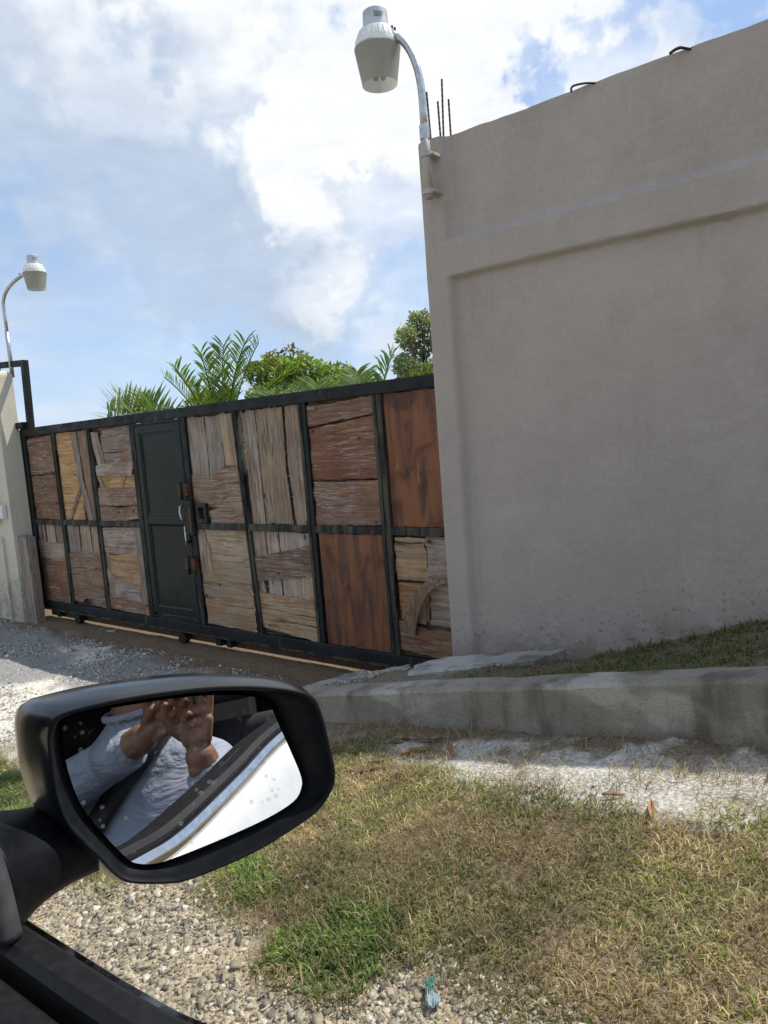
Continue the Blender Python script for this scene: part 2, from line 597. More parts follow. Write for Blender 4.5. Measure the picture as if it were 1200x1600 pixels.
MAT['steel'] = plain('galvanised_steel', (0.42, 0.43, 0.44), (0.56, 0.57, 0.58), 0.38, 30, metal=0.85, bump=0.05, rvar=0.08)
MAT['alu'] = plain('lamp_aluminium', (0.42, 0.44, 0.46), (0.55, 0.57, 0.59), 0.42, 12, metal=0.6, rvar=0.1)
MAT['white_enamel'] = plain('white_enamel', (0.72, 0.73, 0.73), (0.80, 0.80, 0.79), 0.35, 10)
MAT['painted_pipe'] = plain('pipe_painted_wall_colour', (0.37, 0.33, 0.29), (0.43, 0.38, 0.34), 0.6, 20)
MAT['black_plastic'] = plain('black_plastic', (0.012, 0.013, 0.015), (0.02, 0.021, 0.024), 0.45, 14)
MAT['box'] = plain('white_box_plastic', (0.62, 0.62, 0.60), (0.72, 0.72, 0.70), 0.5, 12)
MAT['grey_wood'] = MAT['wood_v']
MAT['bark'] = plain('bark', (0.12, 0.095, 0.07), (0.22, 0.18, 0.13), 0.9, 18, bump=0.6)
MAT['leaf'] = leafmat('leaf')
MAT['palm'] = leafmat('palm_leaf', 0.45, 0.42)
MAT['dry'] = plain('dry_leaf', (0.20, 0.11, 0.05), (0.34, 0.22, 0.11), 0.8, 20)
MAT['stick'] = plain('dead_stick', (0.10, 0.06, 0.04), (0.24, 0.17, 0.11), 0.9, 30, bump=0.4)

# ---------------------------------------------------------------- ground
def sp(x, w):
    return w * np.log1p(np.exp(np.clip(x / w, -40, 40)))


def ktop(x):
    return 0.422 + 0.188 * (np.clip(x, -3, 3) + 2.12)


def ground_z(x, y):
    """Sloping roadside: rises to the right, dips to the gate apron, banked up behind the kerb."""
    x = np.asarray(x, float)
    y = np.asarray(y, float)
    xr = np.minimum(x, 4.0)
    road = -0.03 + 0.149 * sp(xr + 4.26, 0.4) + 0.08 * (np.clip(y, -6, 2.2) - 2.2) * ss(-6, -2, x)
    drive = road * (1 - ss(1.9, 2.9, y)) - 0.02 * ss(1.9, 2.9, y)
    zb = np.interp(x, [-3, -2.09, -1.39, -1.09, -0.585, 0.3, 2], [0.28, 0.30, 0.385, 0.475, 0.655, 0.86, 1.1])
    t = np.clip((y - 2.3) / 0.82, 0, 1)
    bank = (ktop(x) - 0.035) * (1 - t) + zb * t
    bank = np.where(y < 2.25, road, bank)
    xe = -2.5 + (np.clip(y, 2.2, 3.2) - 2.45) * 0.67
    k = ss(-0.02, 0.10, x - xe)
    z = drive * (1 - k) + bank * k
    z = z * (1 - ss(3.2, 3.34, y))
    return z


def inpoly(x, y, poly):
    r = np.zeros(np.shape(x), bool)
    n = len(poly)
    for i in range(n):
        x1, y1 = poly[i]
        x2, y2 = poly[(i + 1) % n]
        c = ((y1 > y) != (y2 > y)) & (x < (x2 - x1) * (y - y1) / (y2 - y1 + 1e-12) + x1)
        r ^= c
    return r


def polydist(x, y, poly):
    """Signed distance, positive inside."""
    d = np.full(np.shape(x), 1e9)
    n = len(poly)
    for i in range(n):
        ax, ay = poly[i]
        bx, by = poly[(i + 1) % n]
        ex, ey = bx - ax, by - ay
        t = np.clip(((x - ax) * ex + (y - ay) * ey) / (ex * ex + ey * ey), 0, 1)
        d = np.minimum(d, np.hypot(x - ax - t * ex, y - ay - t * ey))
    return np.where(inpoly(x, y, poly), d, -d)


GRAVEL = [(-2.4, 0.9), (-2.035, 1.08), (-1.72, 1.24), (-1.56, 1.15), (-1.31, 1.04), (-1.23, 0.98), (-1.02, 1.0), (-0.97, 1.11), (-0.87, 1.18),
          (-0.81, 1.11), (-0.66, 1.10), (-0.53, 1.09), (-0.38, 1.03), (0.4, 0.85), (1.6, 0.5), (1.6, -3.0), (-6, -3.0), (-6, 0.4)]
LUSH = [[(-1.27, 0.98), (-1.30, 1.13), (-1.24, 1.25), (-1.07, 1.29), (-0.93, 1.23), (-0.91, 1.13), (-0.97, 1.03), (-1.09, 0.97)],
        [(-1.72, 1.22), (-1.74, 1.37), (-1.56, 1.36), (-1.43, 1.21), (-1.50, 1.14)],
        [(-3.9, 1.55), (-3.4, 1.48), (-2.7, 1.25), (-2.3, 1.1), (-2.5, 0.95), (-3.0, 1.0), (-3.9, 1.2)]]
WHITE = [(-1.72, 1.97), (-1.45, 2.10), (-1.0, 2.17), (-0.42, 2.18), (0.6, 2.18), (0.6, 1.82), (-0.28, 1.79), (-0.5, 1.77), (-0.84, 1.80), (-1.13, 1.83)]
LAWN = [(-3.9, 1.50), (-3.42, 1.45), (-3.0, 1.55), (-2.5, 1.75), (-2.0, 1.98), (-1.70, 2.00), (-1.50, 1.89), (-1.15, 1.79), (-0.85, 1.76), (-0.3, 1.76), (1.0, 1.78),
        (1.6, 1.6), (1.6, 0.5), (0.4, 0.85), (-0.38, 1.03), (-0.53, 1.08), (-0.66, 1.10), (-0.81, 1.10), (-0.88, 1.17), (-0.97, 1.12), (-1.02, 1.0), (-1.25, 0.98),
        (-1.33, 1.06), (-1.56, 1.16), (-1.72, 1.24), (-2.03, 1.10), (-2.4, 0.95), (-3.0, 0.95), (-3.9, 1.2)]


def grid_axis(parts):
    a = []
    for s, e, st in parts:
        a += list(np.arange(s, e, st))
    a.append(parts[-1][1])
    return np.array(a)


gx = grid_axis([(-900, -60, 60), (-60, -12, 4), (-12, -7.6, 0.2), (-7.6, -2.9, 0.022), (-2.9, 0.9, 0.013), (0.9, 6, 0.2), (6, 40, 3), (40, 900, 60)])
gy = grid_axis([(-900, -60, 60), (-60, -6, 4), (-6, 0.3, 0.3), (0.3, 2.30, 0.013), (2.30, 3.5, 0.022), (3.5, 12, 0.5), (12, 60, 4), (60, 900, 60)])
GX, GY = np.meshgrid(gx, gy, indexing='ij')
GZ = ground_z(GX, GY)
near = ss(-8, -7.4, GX) * (1 - ss(1.0, 2.0, GX)) * ss(0.0, 0.35, GY) * (1 - ss(3.3, 3.6, GY))
d_gr = polydist(GX, GY, GRAVEL)
d_lw = polydist(GX, GY, LAWN)
d_wh = polydist(GX, GY, WHITE)
nz1 = fbm(GX * 3.1, GY * 3.1, 5)
nz2 = fbm(GX * 14, GY * 14, 4)
nz3 = fbm(GX * 47, GY * 47, 3)
m_flat0 = ss(-0.03, 0.05, d_wh)
GZ = GZ + near * (1 - 0.90 * m_flat0) * ((nz1 - 0.5) * 0.035 + (nz2 - 0.5) * 0.016 + (nz3 - 0.5) * 0.008 * (1 + 0.5 * ss(-0.02, 0.05, d_gr)))
nw = fbm(GX * 9 + 5, GY * 9, 5)
m_white = ss(-0.03, 0.05, d_wh + (nw - 0.5) * 0.22) * ss(0.33, 0.50, nz2 * 0.4 + nw * 0.6)
GZ = GZ + near * m_white * 0.010
GZ = GZ + ((GY > 2.34) & (GY < 3.3) & (GX > -2.15)) * (fbm(GX * 4 + 3, GY * 4, 5) - 0.5) * 0.05 * ss(2.34, 2.6, GY)
m_gravel = ss(-0.03, 0.05, d_gr + (nw - 0.5) * 0.15)
m_lawn = ss(-0.03, 0.05, d_lw + (nw - 0.5) * 0.12)
m_bank = ((GY > 2.24) & (GX > -2.5 + (np.clip(GY, 2.2, 3.2) - 2.45) * 0.67)).astype(float) * (GY < 3.4)
# worn driveway: chalky stone with grey chippings and brown soil by the gate
wv = fbm(GX * 1.7 + 3, GY * 1.7 + 8, 4)
dark_grit = ss(0.40, 0.56, wv + 0.20 * (ss(2.1, 2.7, GY) - 0.5)) * ss(1.7, 2.3, GY)
soil_gate = ss(-0.05, 0.2, GY - (3.02 - 0.30 * ss(-5.2, -2.6, GX)) + (nw - 0.5) * 0.35)


def lerp(a, b, m):
    return a * (1 - m[..., None]) + np.array(b) * m[..., None]


gcol = np.zeros(GX.shape + (3,)) + np.array((0.42, 0.385, 0.31))
gcol = lerp(gcol, (0.30, 0.26, 0.19), ss(0.45, 0.65, nz1))
gcol = lerp(gcol, (0.70, 0.67, 0.60), ss(-8.8, -5.4, GX) * ss(1.55, 1.85, GY) * (1 - ss(-2.9, -2.5, GX)) * ss(0.30, 0.46, nw * 0.6 + nz2 * 0.4) * 0.92)
gcol = lerp(gcol, (0.22, 0.225, 0.23), dark_grit * 0.85 * (GX < -2.6))
gcol = lerp(gcol, (0.17, 0.125, 0.08), soil_gate * (GX < -1.9))
gcol = lerp(gcol, (0.185, 0.14, 0.085), m_lawn * 0.95)
gcol = lerp(gcol, (0.43, 0.355, 0.24), m_gravel * 0.9)
gcol = lerp(gcol, (0.20, 0.155, 0.105), ss(1.95, 2.12, GY + (nw - 0.5) * 0.2) * (GX > -2.45) * (GY < 2.26))
gcol = lerp(gcol, (0.52, 0.50, 0.455), m_white * 0.92)
gcol = lerp(gcol, (0.15, 0.125, 0.075), m_bank * ss(-2.0, -1.7, GX + (nw - .5) * .3) * 0.95)
gcol = lerp(gcol, (0.20, 0.17, 0.13), m_bank * (1 - ss(-2.0, -1.7, GX + (nw - .5) * .3)) * 0.9)
far = np.clip(ss(3.4, 4.0, GY) + ss(2.0, 3.0, GX) * 0.5, 0, 1)
gcol = lerp(gcol, (0.12, 0.13, 0.06), far * (1 - m_bank))
gcol = gcol * (0.80 + 0.40 * nz3[..., None])


def grid_mesh(name, X, Y, Z, col, mat):
    ni, nj = X.shape
    co = np.stack([X, Y, Z], -1).reshape(-1, 3)
    idx = np.arange(ni * nj).reshape(ni, nj)
    q = np.stack([idx[:-1, :-1], idx[1:, :-1], idx[1:, 1:], idx[:-1, 1:]], -1).reshape(-1, 4)
    return fast_mesh(name, co, q, col.reshape(-1, 3), mat, True)


def fast_mesh(name, co, faces, col, mat, smooth=False):
    me = bpy.data.meshes.new(name)
    nf, k = faces.shape
    me.vertices.add(len(co))
    me.vertices.foreach_set('co', np.ascontiguousarray(co, np.float32).ravel())
    me.loops.add(nf * k)
    me.loops.foreach_set('vertex_index', np.ascontiguousarray(faces, np.int32).ravel())
    me.polygons.add(nf)
    me.polygons.foreach_set('loop_start', np.arange(0, nf * k, k, dtype=np.int32))
    if smooth:
        me.polygons.foreach_set('use_smooth', np.ones(nf, bool))
    me.update(calc_edges=True)
    if col is not None:
        a = me.attributes.new('tone', 'FLOAT_COLOR', 'POINT')
        a.data.foreach_set('color', np.concatenate([col, np.ones((len(col), 1))], 1).astype(np.float32).ravel())
    me.materials.append(mat)
    o = bpy.data.objects.new(name, me)
    C.objects.link(o)
    return o


def ground_mat():
    m, t, p = newmat('roadside_soil')
    c = t.new('ShaderNodeTexCoord').outputs['Object']
    a = t.new('ShaderNodeAttribute')
    a.attribute_name = 'tone'
    vor = t.new('ShaderNodeTexVoronoi')
    vor.inputs['Scale'].default_value = 75
    t.l.new(c, vor.inputs['Vector'])
    n = t.noise(c, 90, 5, 0.65)
    n2 = t.noise(c, 25, 6, 0.65)
    col = t.mix(t.step(n, 0.30, 0.70), t.mix(1.0, a.outputs['Color'], (0.62, 0.60, 0.58, 1), 'MULTIPLY'), t.mix(1.0, a.outputs['Color'], (1.25, 1.25, 1.25, 1), 'MULTIPLY'))
    col = t.mix(t.step(n2, 0.60, 0.75, 0.0, 0.35), col, (0.10, 0.085, 0.065, 1))
    t.l.new(col, p.inputs['Base Color'])
    p.inputs['Roughness'].default_value = 0.95
    p.inputs['Specular IOR Level'].default_value = 0.15
    h = t.math('ADD', t.math('MULTIPLY', vor.outputs['Distance'], -0.8), n)
    t.l.new(t.bump(h, 0.65, 0.012), p.inputs['Normal'])
    return m


MAT['ground'] = ground_mat()
g = grid_mesh('ground', GX, GY, GZ, gcol, MAT['ground'])
tag(g, 'sloping roadside ground of chalky stone and brown soil', None, kind='structure')


def gz(x, y):
    """Height of the finished ground surface, relief included."""
    x = np.asarray(x, float)
    y = np.asarray(y, float)
    i = np.clip(np.searchsorted(gx, x) - 1, 0, len(gx) - 2)
    j = np.clip(np.searchsorted(gy, y) - 1, 0, len(gy) - 2)
    fx = (x - gx[i]) / (gx[i + 1] - gx[i])
    fy = (y - gy[j]) / (gy[j + 1] - gy[j])
    return (GZ[i, j] * (1 - fx) + GZ[i + 1, j] * fx) * (1 - fy) + (GZ[i, j + 1] * (1 - fx) + GZ[i + 1, j + 1] * fx) * fy


# ---------------------------------------------------------------- tall boundary wall
YW = 3.119
WX0, WX1 = -2.09, 3.4
ZW = 2.89
wall = thing('boundary_wall', (WX0, YW, 0), 'tall taupe plastered wall with a raised band, right of the gate', 'wall')


def wall_body():
    """Front skin with recessed panels under and over a raised band and right of a raised pilaster; uneven top edge."""
    xs = np.concatenate([np.arange(WX0, WX0 + 0.36, 0.012), np.arange(WX0 + 0.36, WX1 + 0.01, 0.03)])
    zs = np.concatenate([np.arange(-0.3, 2.12, 0.05), np.arange(2.12, 2.5, 0.008), np.arange(2.5, ZW, 0.02), [ZW]])
    X, Z = np.meshgrid(xs, zs, indexing='ij')
    wob = (fbm(X * 4, Z * 4, 3) - 0.5)
    wob2 = (fbm(X * 17 + 3, Z * 17, 3) - 0.5)
    xp = WX0 + 0.145 + 0.008 * wob * 2
    pil = 1 - ss(-0.014, 0.022, X - xp)
    zb0 = 2.239 + 0.012 * wob + 0.004 * wob2
    zb1 = 2.396 + 0.014 * wob + 0.004 * wob2
    band = ss(-0.022, 0.004, Z - zb0) * (1 - np.clip((Z - zb1) / 0.036, 0, 1))
    raised = np.maximum(pil, band)
    Y = YW + 0.040 * (1 - raised) + 0.006 * wob + 0.002 * wob2
    # rounded outer corner and worn top
    Y = Y + 0.02 * (1 - ss(0, 0.02, X - WX0))
    top = Z >= ZW - 1e-6
    Zt = Z + top * ((fbm(X * 9, X * 0 + 2, 5) - 0.5) * 0.012)
    ni, nj = X.shape
    v = np.stack([X, Y, Zt], -1).reshape(-1, 3)
    idx = np.arange(ni * nj).reshape(ni, nj)
    q = [tuple(a) for a in np.stack([idx[:-1, :-1], idx[1:, :-1], idx[1:, 1:], idx[:-1, 1:]], -1).reshape(-1, 4)]
    v = [tuple(a) for a in v]
    # top, back and end faces close the body
    yb = YW + 0.155
    n0 = len(v)
    for i in range(ni):
        v.append((xs[i], yb, float(Zt[i, -1]) - 0.004))
        v.append((xs[i], yb, -0.3))
    for i in range(ni - 1):
        a, b = n0 + 2 * i, n0 + 2 * i + 2
        q.append((int(idx[i, -1]), int(idx[i + 1, -1]), b, a))
        q.append((a, b, b + 1, a + 1))
    q.append(tuple(int(k) for k in idx[0, ::-1]) + (n0 + 1, n0))
    q.append(tuple(int(k) for k in idx[-1, :]) + (n0 + 2 * ni - 2, n0 + 2 * ni - 1))
    o = obj('wall_body', v, q, MAT['wall'], wall, smooth=True)
    m = o.modifiers.new('edge', 'EDGE_SPLIT')
    m.split_angle = math.radians(50)
    return o


wall_body()

# ---------------------------------------------------------------- kerb and broken slabs
YK = 2.2


def kerb():
    root = thing('low_concrete_kerb', (-0.8, YK, 0.4), 'long low weathered concrete kerb holding the grass bank below the wall', 'kerb')
    xs = np.arange(-2.56, 3.0, 0.02)
    v, f = [], []
    prof = 7
    for i, x in enumerate(xs):
        e = ss(-2.58, -2.30, x)
        zt = float(ktop(x)) * 1.0 - 0.05 * (1 - e) + 0.006 * (fbm(np.array(x * 14.0), np.array(1.0), 3) - 0.5)
        zb = float(ground_z(x, 2.1)) - 0.12
        th = 0.125
        w = [(fbm(np.array(x * 8.0), np.array(k * 3.3), 3) - 0.5) * 0.008 for k in range(prof)]
        pts = [(YK + 0.004 + w[0], zb), (YK + w[1], zb + 0.5 * (zt - zb)), (YK + w[2], zt - 0.014), (YK + 0.012 + w[3], zt + w[3] * 0.4),
               (YK + th - 0.012 + w[4], zt + 0.004 + w[4] * 0.5), (YK + th + w[5], zt - 0.012), (YK + th + w[6], zb)]
        v += [(x, y, z) for y, z in pts]
    for i in range(len(xs) - 1):
        for k in range(prof - 1):
            a = i * prof + k
            f.append((a, a + prof, a + prof + 1, a + 1))
    f.append(tuple(range(prof)))
    f.append(tuple(range((len(xs) - 1) * prof + prof - 1, (len(xs) - 1) * prof - 1, -1)))
    o = fixn(obj('kerb_body', v, f, MAT['kerb'], root))
    return root


kerb()


def slab(poly, thick, label):
    """Broken piece of concrete: irregular outline with (x, y, z) on its top."""
    out = []
    n = len(poly)
    for i in range(n):
        a, b = np.array(poly[i], float), np.array(poly[(i + 1) % n], float)
        L = np.linalg.norm(b - a)
        m = max(2, int(L / 0.03))
        for k in range(m):
            p = a + (b - a) * k / m
            p[:2] += rng.normal(0, 0.005, 2)
            p[2] += rng.normal(0, 0.002)
            out.append(p)
    c = np.mean(out, 0)
    n = len(out)
    inner = [c + (p - c) * 0.93 + np.array((0, 0, 0.006)) for p in out]
    low = [p - np.array((0, 0, thick)) for p in out]
    v = inner + out + low
    f = [tuple(range(n))]
    for i in range(n):
        j = (i + 1) % n
        f.append((i, n + i, n + j, j))
        f.append((n + i, 2 * n + i, 2 * n + j, n + j))
    f.append(tuple(range(3 * n - 1, 2 * n - 1, -1)))
    o = fixn(obj('concrete_slab', v, f, MAT['slab'], None, origin=tuple(c - np.array((0, 0, thick)))))
    tag(o, label, 'slab', 'broken concrete slabs at the bank edge')
    return o


slab([(-2.60, 2.34, 0.285), (-2.42, 2.80, 0.300), (-2.31, 2.735, 0.305), (-2.42, 2.345, 0.312)], 0.32, 'tilted broken concrete slab at the left end of the kerb')
slab([(-2.30, 2.66, 0.322), (-2.315, 2.76, 0.318), (-2.20, 2.91, 0.322), (-2.095, 2.78, 0.330)], 0.32, 'small square concrete slab between two longer ones')
slab([(-2.075, 2.68, 0.352), (-2.12, 2.84, 0.350), (-2.04, 2.98, 0.36), (-1.42, 3.085, 0.452), (-1.50, 2.90, 0.440)], 0.25, 'long pale concrete slab lying along the foot of the tall wall')

# ---------------------------------------------------------------- sliding gate
YG = 3.405
gate = thing('sliding_gate', (-4.5, 3.42, 0.0), 'long black steel sliding gate filled with weathered boards', 'gate')
BAY = [-6.93, -6.40, -5.81, -5.18, -4.515, -3.91, -3.29, -2.68, -2.05]
LEAN = {-3.91: 0.035}
SW = {-6.93: 0.022, -6.40: 0.022, -5.81: 0.026, -5.18: 0.024, -4.515: 0.03, -3.91: 0.023, -3.29: 0.033, -2.68: 0.035, -2.05: 0.025}
Z0, Z1, Z2, Z3, Z4, Z5 = 0.10, 0.172, 0.905, 0.953, 1.738, 1.811


def rect_tube(name, p0, p1, hw, y0, y1, mat, parent, notch=0.0):
    """Square steel tube between two points in the gate plane, with a shallow lip along one edge."""
    a, b = Vector((p0[0], 0, p0[1])), Vector((p1[0], 0, p1[1]))
    t = (b - a).normalized()
    n = Vector((t.z, 0, -t.x))
    v = []
    for q in (a, b):
        for s, y in ((-1, y0 + 0.003), (-0.86, y0), (0.86, y0), (1, y0 + 0.003), (1, y1), (-1, y1)):
            w = q + n * (s * hw)
            v.append((w.x, y, w.z))
    f = [(k, (k + 1) % 6, 6 + (k + 1) % 6, 6 + k) for k in range(6)] + [tuple(range(6)), tuple(range(11, 5, -1))]
    return fixn(obj(name, v, f, mat, parent))


rect_tube('top_rail', (BAY[0] - 0.03, (Z4 + Z5) / 2), (-1.2, (Z4 + Z5) / 2), (Z5 - Z4) / 2, YG - 0.010, YG + 0.045, MAT['gate'], gate)
rect_tube('bottom_rail', (BAY[0] - 0.03, (Z0 + Z1) / 2), (-1.2, (Z0 + Z1) / 2), (Z1 - Z0) / 2, YG - 0.012, YG + 0.045, MAT['gate'], gate)
box('rail_lip', BAY[0], -1.2, YG - 0.030, YG - 0.0125, Z0 - 0.006, Z0 + 0.004, MAT['gate_worn'], gate)
for i, x in enumerate(BAY):
    ln = LEAN.get(x, 0.0)
    rect_tube('stile', (x + ln, Z1 + 0.001), (x - ln, Z4 - 0.001), SW[x], YG - 0.004, YG + 0.043, MAT['gate' if i in (0, 6, 3, 4) else 'gate_worn'], gate)
    if i in (1, 2, 5, 6, 7):
        # flat bar welded beside the stile
        rect_tube('flat_bar', (x + ln - SW[x] * 0.35, Z1 + 0.002), (x - ln - SW[x] * 0.35, Z4 - 0.002), SW[x] * 0.30, YG - 0.011, YG - 0.005, MAT['gate_worn'], gate)
for i in range(8):
    if i == 3:
        continue
    a, b = BAY[i] + SW[BAY[i]] + 0.001, BAY[i + 1] - SW[BAY[i + 1]] - 0.001
    if i == 4:
        b -= 0.004
    rect_tube('middle_rail', (a, (Z2 + Z3) / 2), (b, (Z2 + Z3) / 2), (Z3 - Z2) / 2, YG - 0.002, YG + 0.040, MAT['gate_worn'], gate)

GREY, BROWN, TAN, PALE, RUSSET, OCHRE = (0.34, 0.295, 0.25), (0.255, 0.185, 0.135), (0.38, 0.265, 0.16), (0.38, 0.305, 0.225), (0.245, 0.145, 0.095), (0.46, 0.295, 0.14)


def rough_outline(poly, along, amp=0.004):
    """Ragged edges: ends across the grain splinter more than edges along it."""
    out = []
    n = len(poly)
    for i in range(n):
        a, b = np.array(poly[i], float), np.array(poly[(i + 1) % n], float)
        d = b - a
        L = float(np.hypot(*d))
        if L < 1e-6:
            continue
        m = max(1, int(L / 0.022))
        nrm = np.array((-d[1], d[0])) / L
        end = abs(d[0] if along == 'x' else d[1]) < 0.5 * L
        w = 0.0
        for k in range(m):
            w = w * 0.6 + random.gauss(0, amp * (1.2 if end else 0.5))
            out.append(tuple(a + d * k / m + (nrm * w if k else 0)))
    return out


def plank(bay, row, poly, layer, along='x', mat='wood', col=BROWN, name='plank', amp=0.004):
    x0, x1 = BAY[bay] + SW[BAY[bay]] * 0.8, BAY[bay + 1] - SW[BAY[bay + 1]] * 0.8
    z0, z1 = (Z3 - 0.01, Z4 + 0.006) if row else (Z1 - 0.006, Z2 + 0.01)
    pts = [(x0 + u * (x1 - x0), z0 + w * (z1 - z0)) for u, w in poly]
    if name != 'dark_gap_backing':      # boards inset so the near-black backing shows as shaded gaps
        qx, qz = sum(p[0] for p in pts) / len(pts), sum(p[1] for p in pts) / len(pts)
        pts = [(x - math.copysign(min(0.0035, abs(x - qx) * 0.2), x - qx), z - math.copysign(min(0.0035, abs(z - qz) * 0.2), z - qz)) for x, z in pts]
    y = YG + 0.030 - layer * 0.0085
    m = MAT['red'] if mat == 'red' else MAT[mat + ('_h' if along == 'x' else '_v')]
    jit = 1 + random.uniform(-0.25, 0.25)
    c = tuple(min(1, k * jit) for k in col)
    return prism_xz(name, rough_outline(pts, along, amp), y, y + 0.0075, m, gate, c, (random.uniform(-0.006, 0.006), random.uniform(-0.006, 0.006)))


def R(u0, u1, w0, w1):
    return [(u0, w0), (u1, w0), (u1, w1), (u0, w1)]


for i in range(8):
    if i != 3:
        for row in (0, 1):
            plank(i, row, R(0.0, 1.0, 0.0, 1.0), 0, 'x', 'wood', (0.035, 0.024, 0.018), 'dark_gap_backing')  # backing coloured near black to give the shade between planks
# bay 0
plank(0, 1, [(0.02, 0.53), (0.99, 0.55), (0.99, 0.98), (0.02, 0.96)], 2, 'x', col=BROWN)
plank(0, 1, [(0.02, 0.02), (0.99, 0.0), (0.99, 0.545), (0.02, 0.525)], 1.6, 'x', col=RUSSET)
plank(0, 0, R(0.0, 0.13, 0.76, 1), 1, 'z', col=GREY)
plank(0, 0, R(0.16, 0.27, 0.75, 0.99), 1.2, 'z', col=GREY)
plank(0, 0, R(0.31, 0.63, 0.74, 0.99), 1.1, 'z', col=PALE)
plank(0, 0, R(0.66, 0.99, 0.74, 0.98), 1, 'z', col=GREY)
plank(0, 0, [(0, 0.55), (1, 0.52), (1, 0.76), (0.5, 0.75), (0, 0.79)], 2.2, 'x', col=GREY)
plank(0, 0, R(0.02, 1, 0.0, 0.545), 1.9, 'x', col=RUSSET)
# bay 1
plank(1, 1, R(0.0, 0.60, 0.01, 0.99), 1, 'x', 'ply', OCHRE)
plank(1, 1, [(0.74, 0.0), (0.88, 0.0), (0.72, 0.45), (0.66, 0.98), (0.48, 0.98), (0.56, 0.45)], 2.4, 'z', col=GREY)
plank(1, 1, [(0.86, 0.0), (1, 0.0), (0.98, 0.99), (0.64, 0.99), (0.72, 0.5)], 1.4, 'z', col=BROWN)
plank(1, 1, [(0.10, 0.0), (0.18, 0.0), (0.60, 0.32), (0.57, 0.38)], 2.0, 'x', col=BROWN, name='batten')
plank(1, 0, R(0.0, 0.37, 0.62, 0.99), 1, 'z', col=GREY)
plank(1, 0, [(0.39, 0.6), (0.72, 0.6), (0.70, 0.99), (0.42, 0.99)], 1.2, 'z', col=PALE)
plank(1, 0, R(0.73, 1, 0.61, 0.98), 1, 'z', col=PALE)
plank(1, 0, [(0.0, 0.05), (0.25, 0.04), (0.34, 0.09), (0.5, 0.09), (0.62, 0.03), (1.0, 0.0), (1.0, 0.66), (0.5, 0.68), (0, 0.65)], 2.0, 'x', col=BROWN)
# bay 2
plank(2, 1, [(0.24, 0.58), (0.98, 0.60), (0.98, 0.99), (0.30, 0.97), (0.22, 0.90)], 1.5, 'x', col=GREY)
plank(2, 1, [(0.10, 0.60), (0.20, 0.60), (0.10, 0.96), (0.0, 0.96), (0.02, 0.80)], 2.4, 'z', col=GREY)
plank(2, 1, [(0.22, 0.58), (0.30, 0.59), (0.18, 0.95), (0.11, 0.95)], 2.6, 'z', col=PALE, name='batten')
plank(2, 1, [(0.04, 0.49), (0.92, 0.47), (0.99, 0.62), (0.5, 0.63), (0.04, 0.60)], 2.6, 'x', col=GREY)
plank(2, 1, R(0.05, 0.95, 0.34, 0.50), 0.8, 'x', 'ply', OCHRE)
plank(2, 1, [(0.12, 0.36), (0.22, 0.36), (0.10, 0.49), (0.02, 0.49)], 1.7, 'z', col=PALE, name='batten')
plank(2, 1, [(0.56, 0.36), (0.66, 0.36), (0.76, 0.50), (0.66, 0.50)], 1.7, 'z', col=TAN, name='batten')
plank(2, 1, R(0.02, 0.99, 0.17, 0.365), 2.0, 'x', col=BROWN)
plank(2, 1, [(0.02, 0.0), (0.55, 0.0), (0.99, 0.04), (0.99, 0.175), (0.55, 0.15), (0.02, 0.185)], 2.3, 'x', col=BROWN)
plank(2, 0, [(0.0, 0.68), (0.82, 0.67), (0.82, 0.99), (0.0, 0.97)], 1.6, 'x', col=GREY)
plank(2, 0, R(0.08, 0.84, 0.30, 0.72), 0.9, 'x', 'ply', TAN)
plank(2, 0, R(0.0, 0.10, 0.34, 0.70), 1.3, 'z', col=PALE, name='batten')
plank(2, 0, [(0.80, 0.12), (1.0, 0.10), (1.0, 1.0), (0.82, 1.0)], 2.2, 'z', col=GREY)
plank(2, 0, [(0.0, 0.16), (0.80, 0.13), (0.80, 0.33), (0.4, 0.36), (0.1, 0.45), (0.0, 0.50)], 2.0, 'x', col=GREY)
plank(2, 0, [(0.0, 0.02), (1, 0.0), (1, 0.10), (0.8, 0.14), (0, 0.17)], 2.4, 'x', col=TAN)
# bay 4
plank(4, 1, R(0.0, 0.36, 0.40, 0.99), 1.2, 'z', col=GREY)
plank(4, 1, R(0.365, 0.68, 0.42, 0.99), 1.0, 'z', col=GREY)
plank(4, 1, [(0.70, 0.40), (1.0, 0.40), (0.98, 0.99), (0.66, 0.99)], 1.3, 'z', col=PALE)
plank(4, 1, [(0.0, 0.18), (0.98, 0.12), (1.0, 0.52), (0.70, 0.535), (0.42, 0.44), (0.0, 0.46)], 2.3, 'x', col=BROWN)
plank(4, 1, [(0.30, 0.0), (1.0, 0.0), (1.0, 0.155), (0.5, 0.16), (0.28, 0.13)], 1.9, 'x', col=BROWN)
plank(4, 0, [(0.0, 0.53), (0.24, 0.53), (0.24, 0.80), (0.12, 0.99), (0.0, 0.99)], 2.1, 'z', col=PALE)
plank(4, 0, R(0.14, 1.0, 0.49, 0.99), 1.4, 'x', 'ply', PALE)
plank(4, 0, [(0.02, 0.02), (1.0, 0.0), (1.0, 0.51), (0.5, 0.55), (0.02, 0.54)], 2.2, 'x', 'ply', PALE)
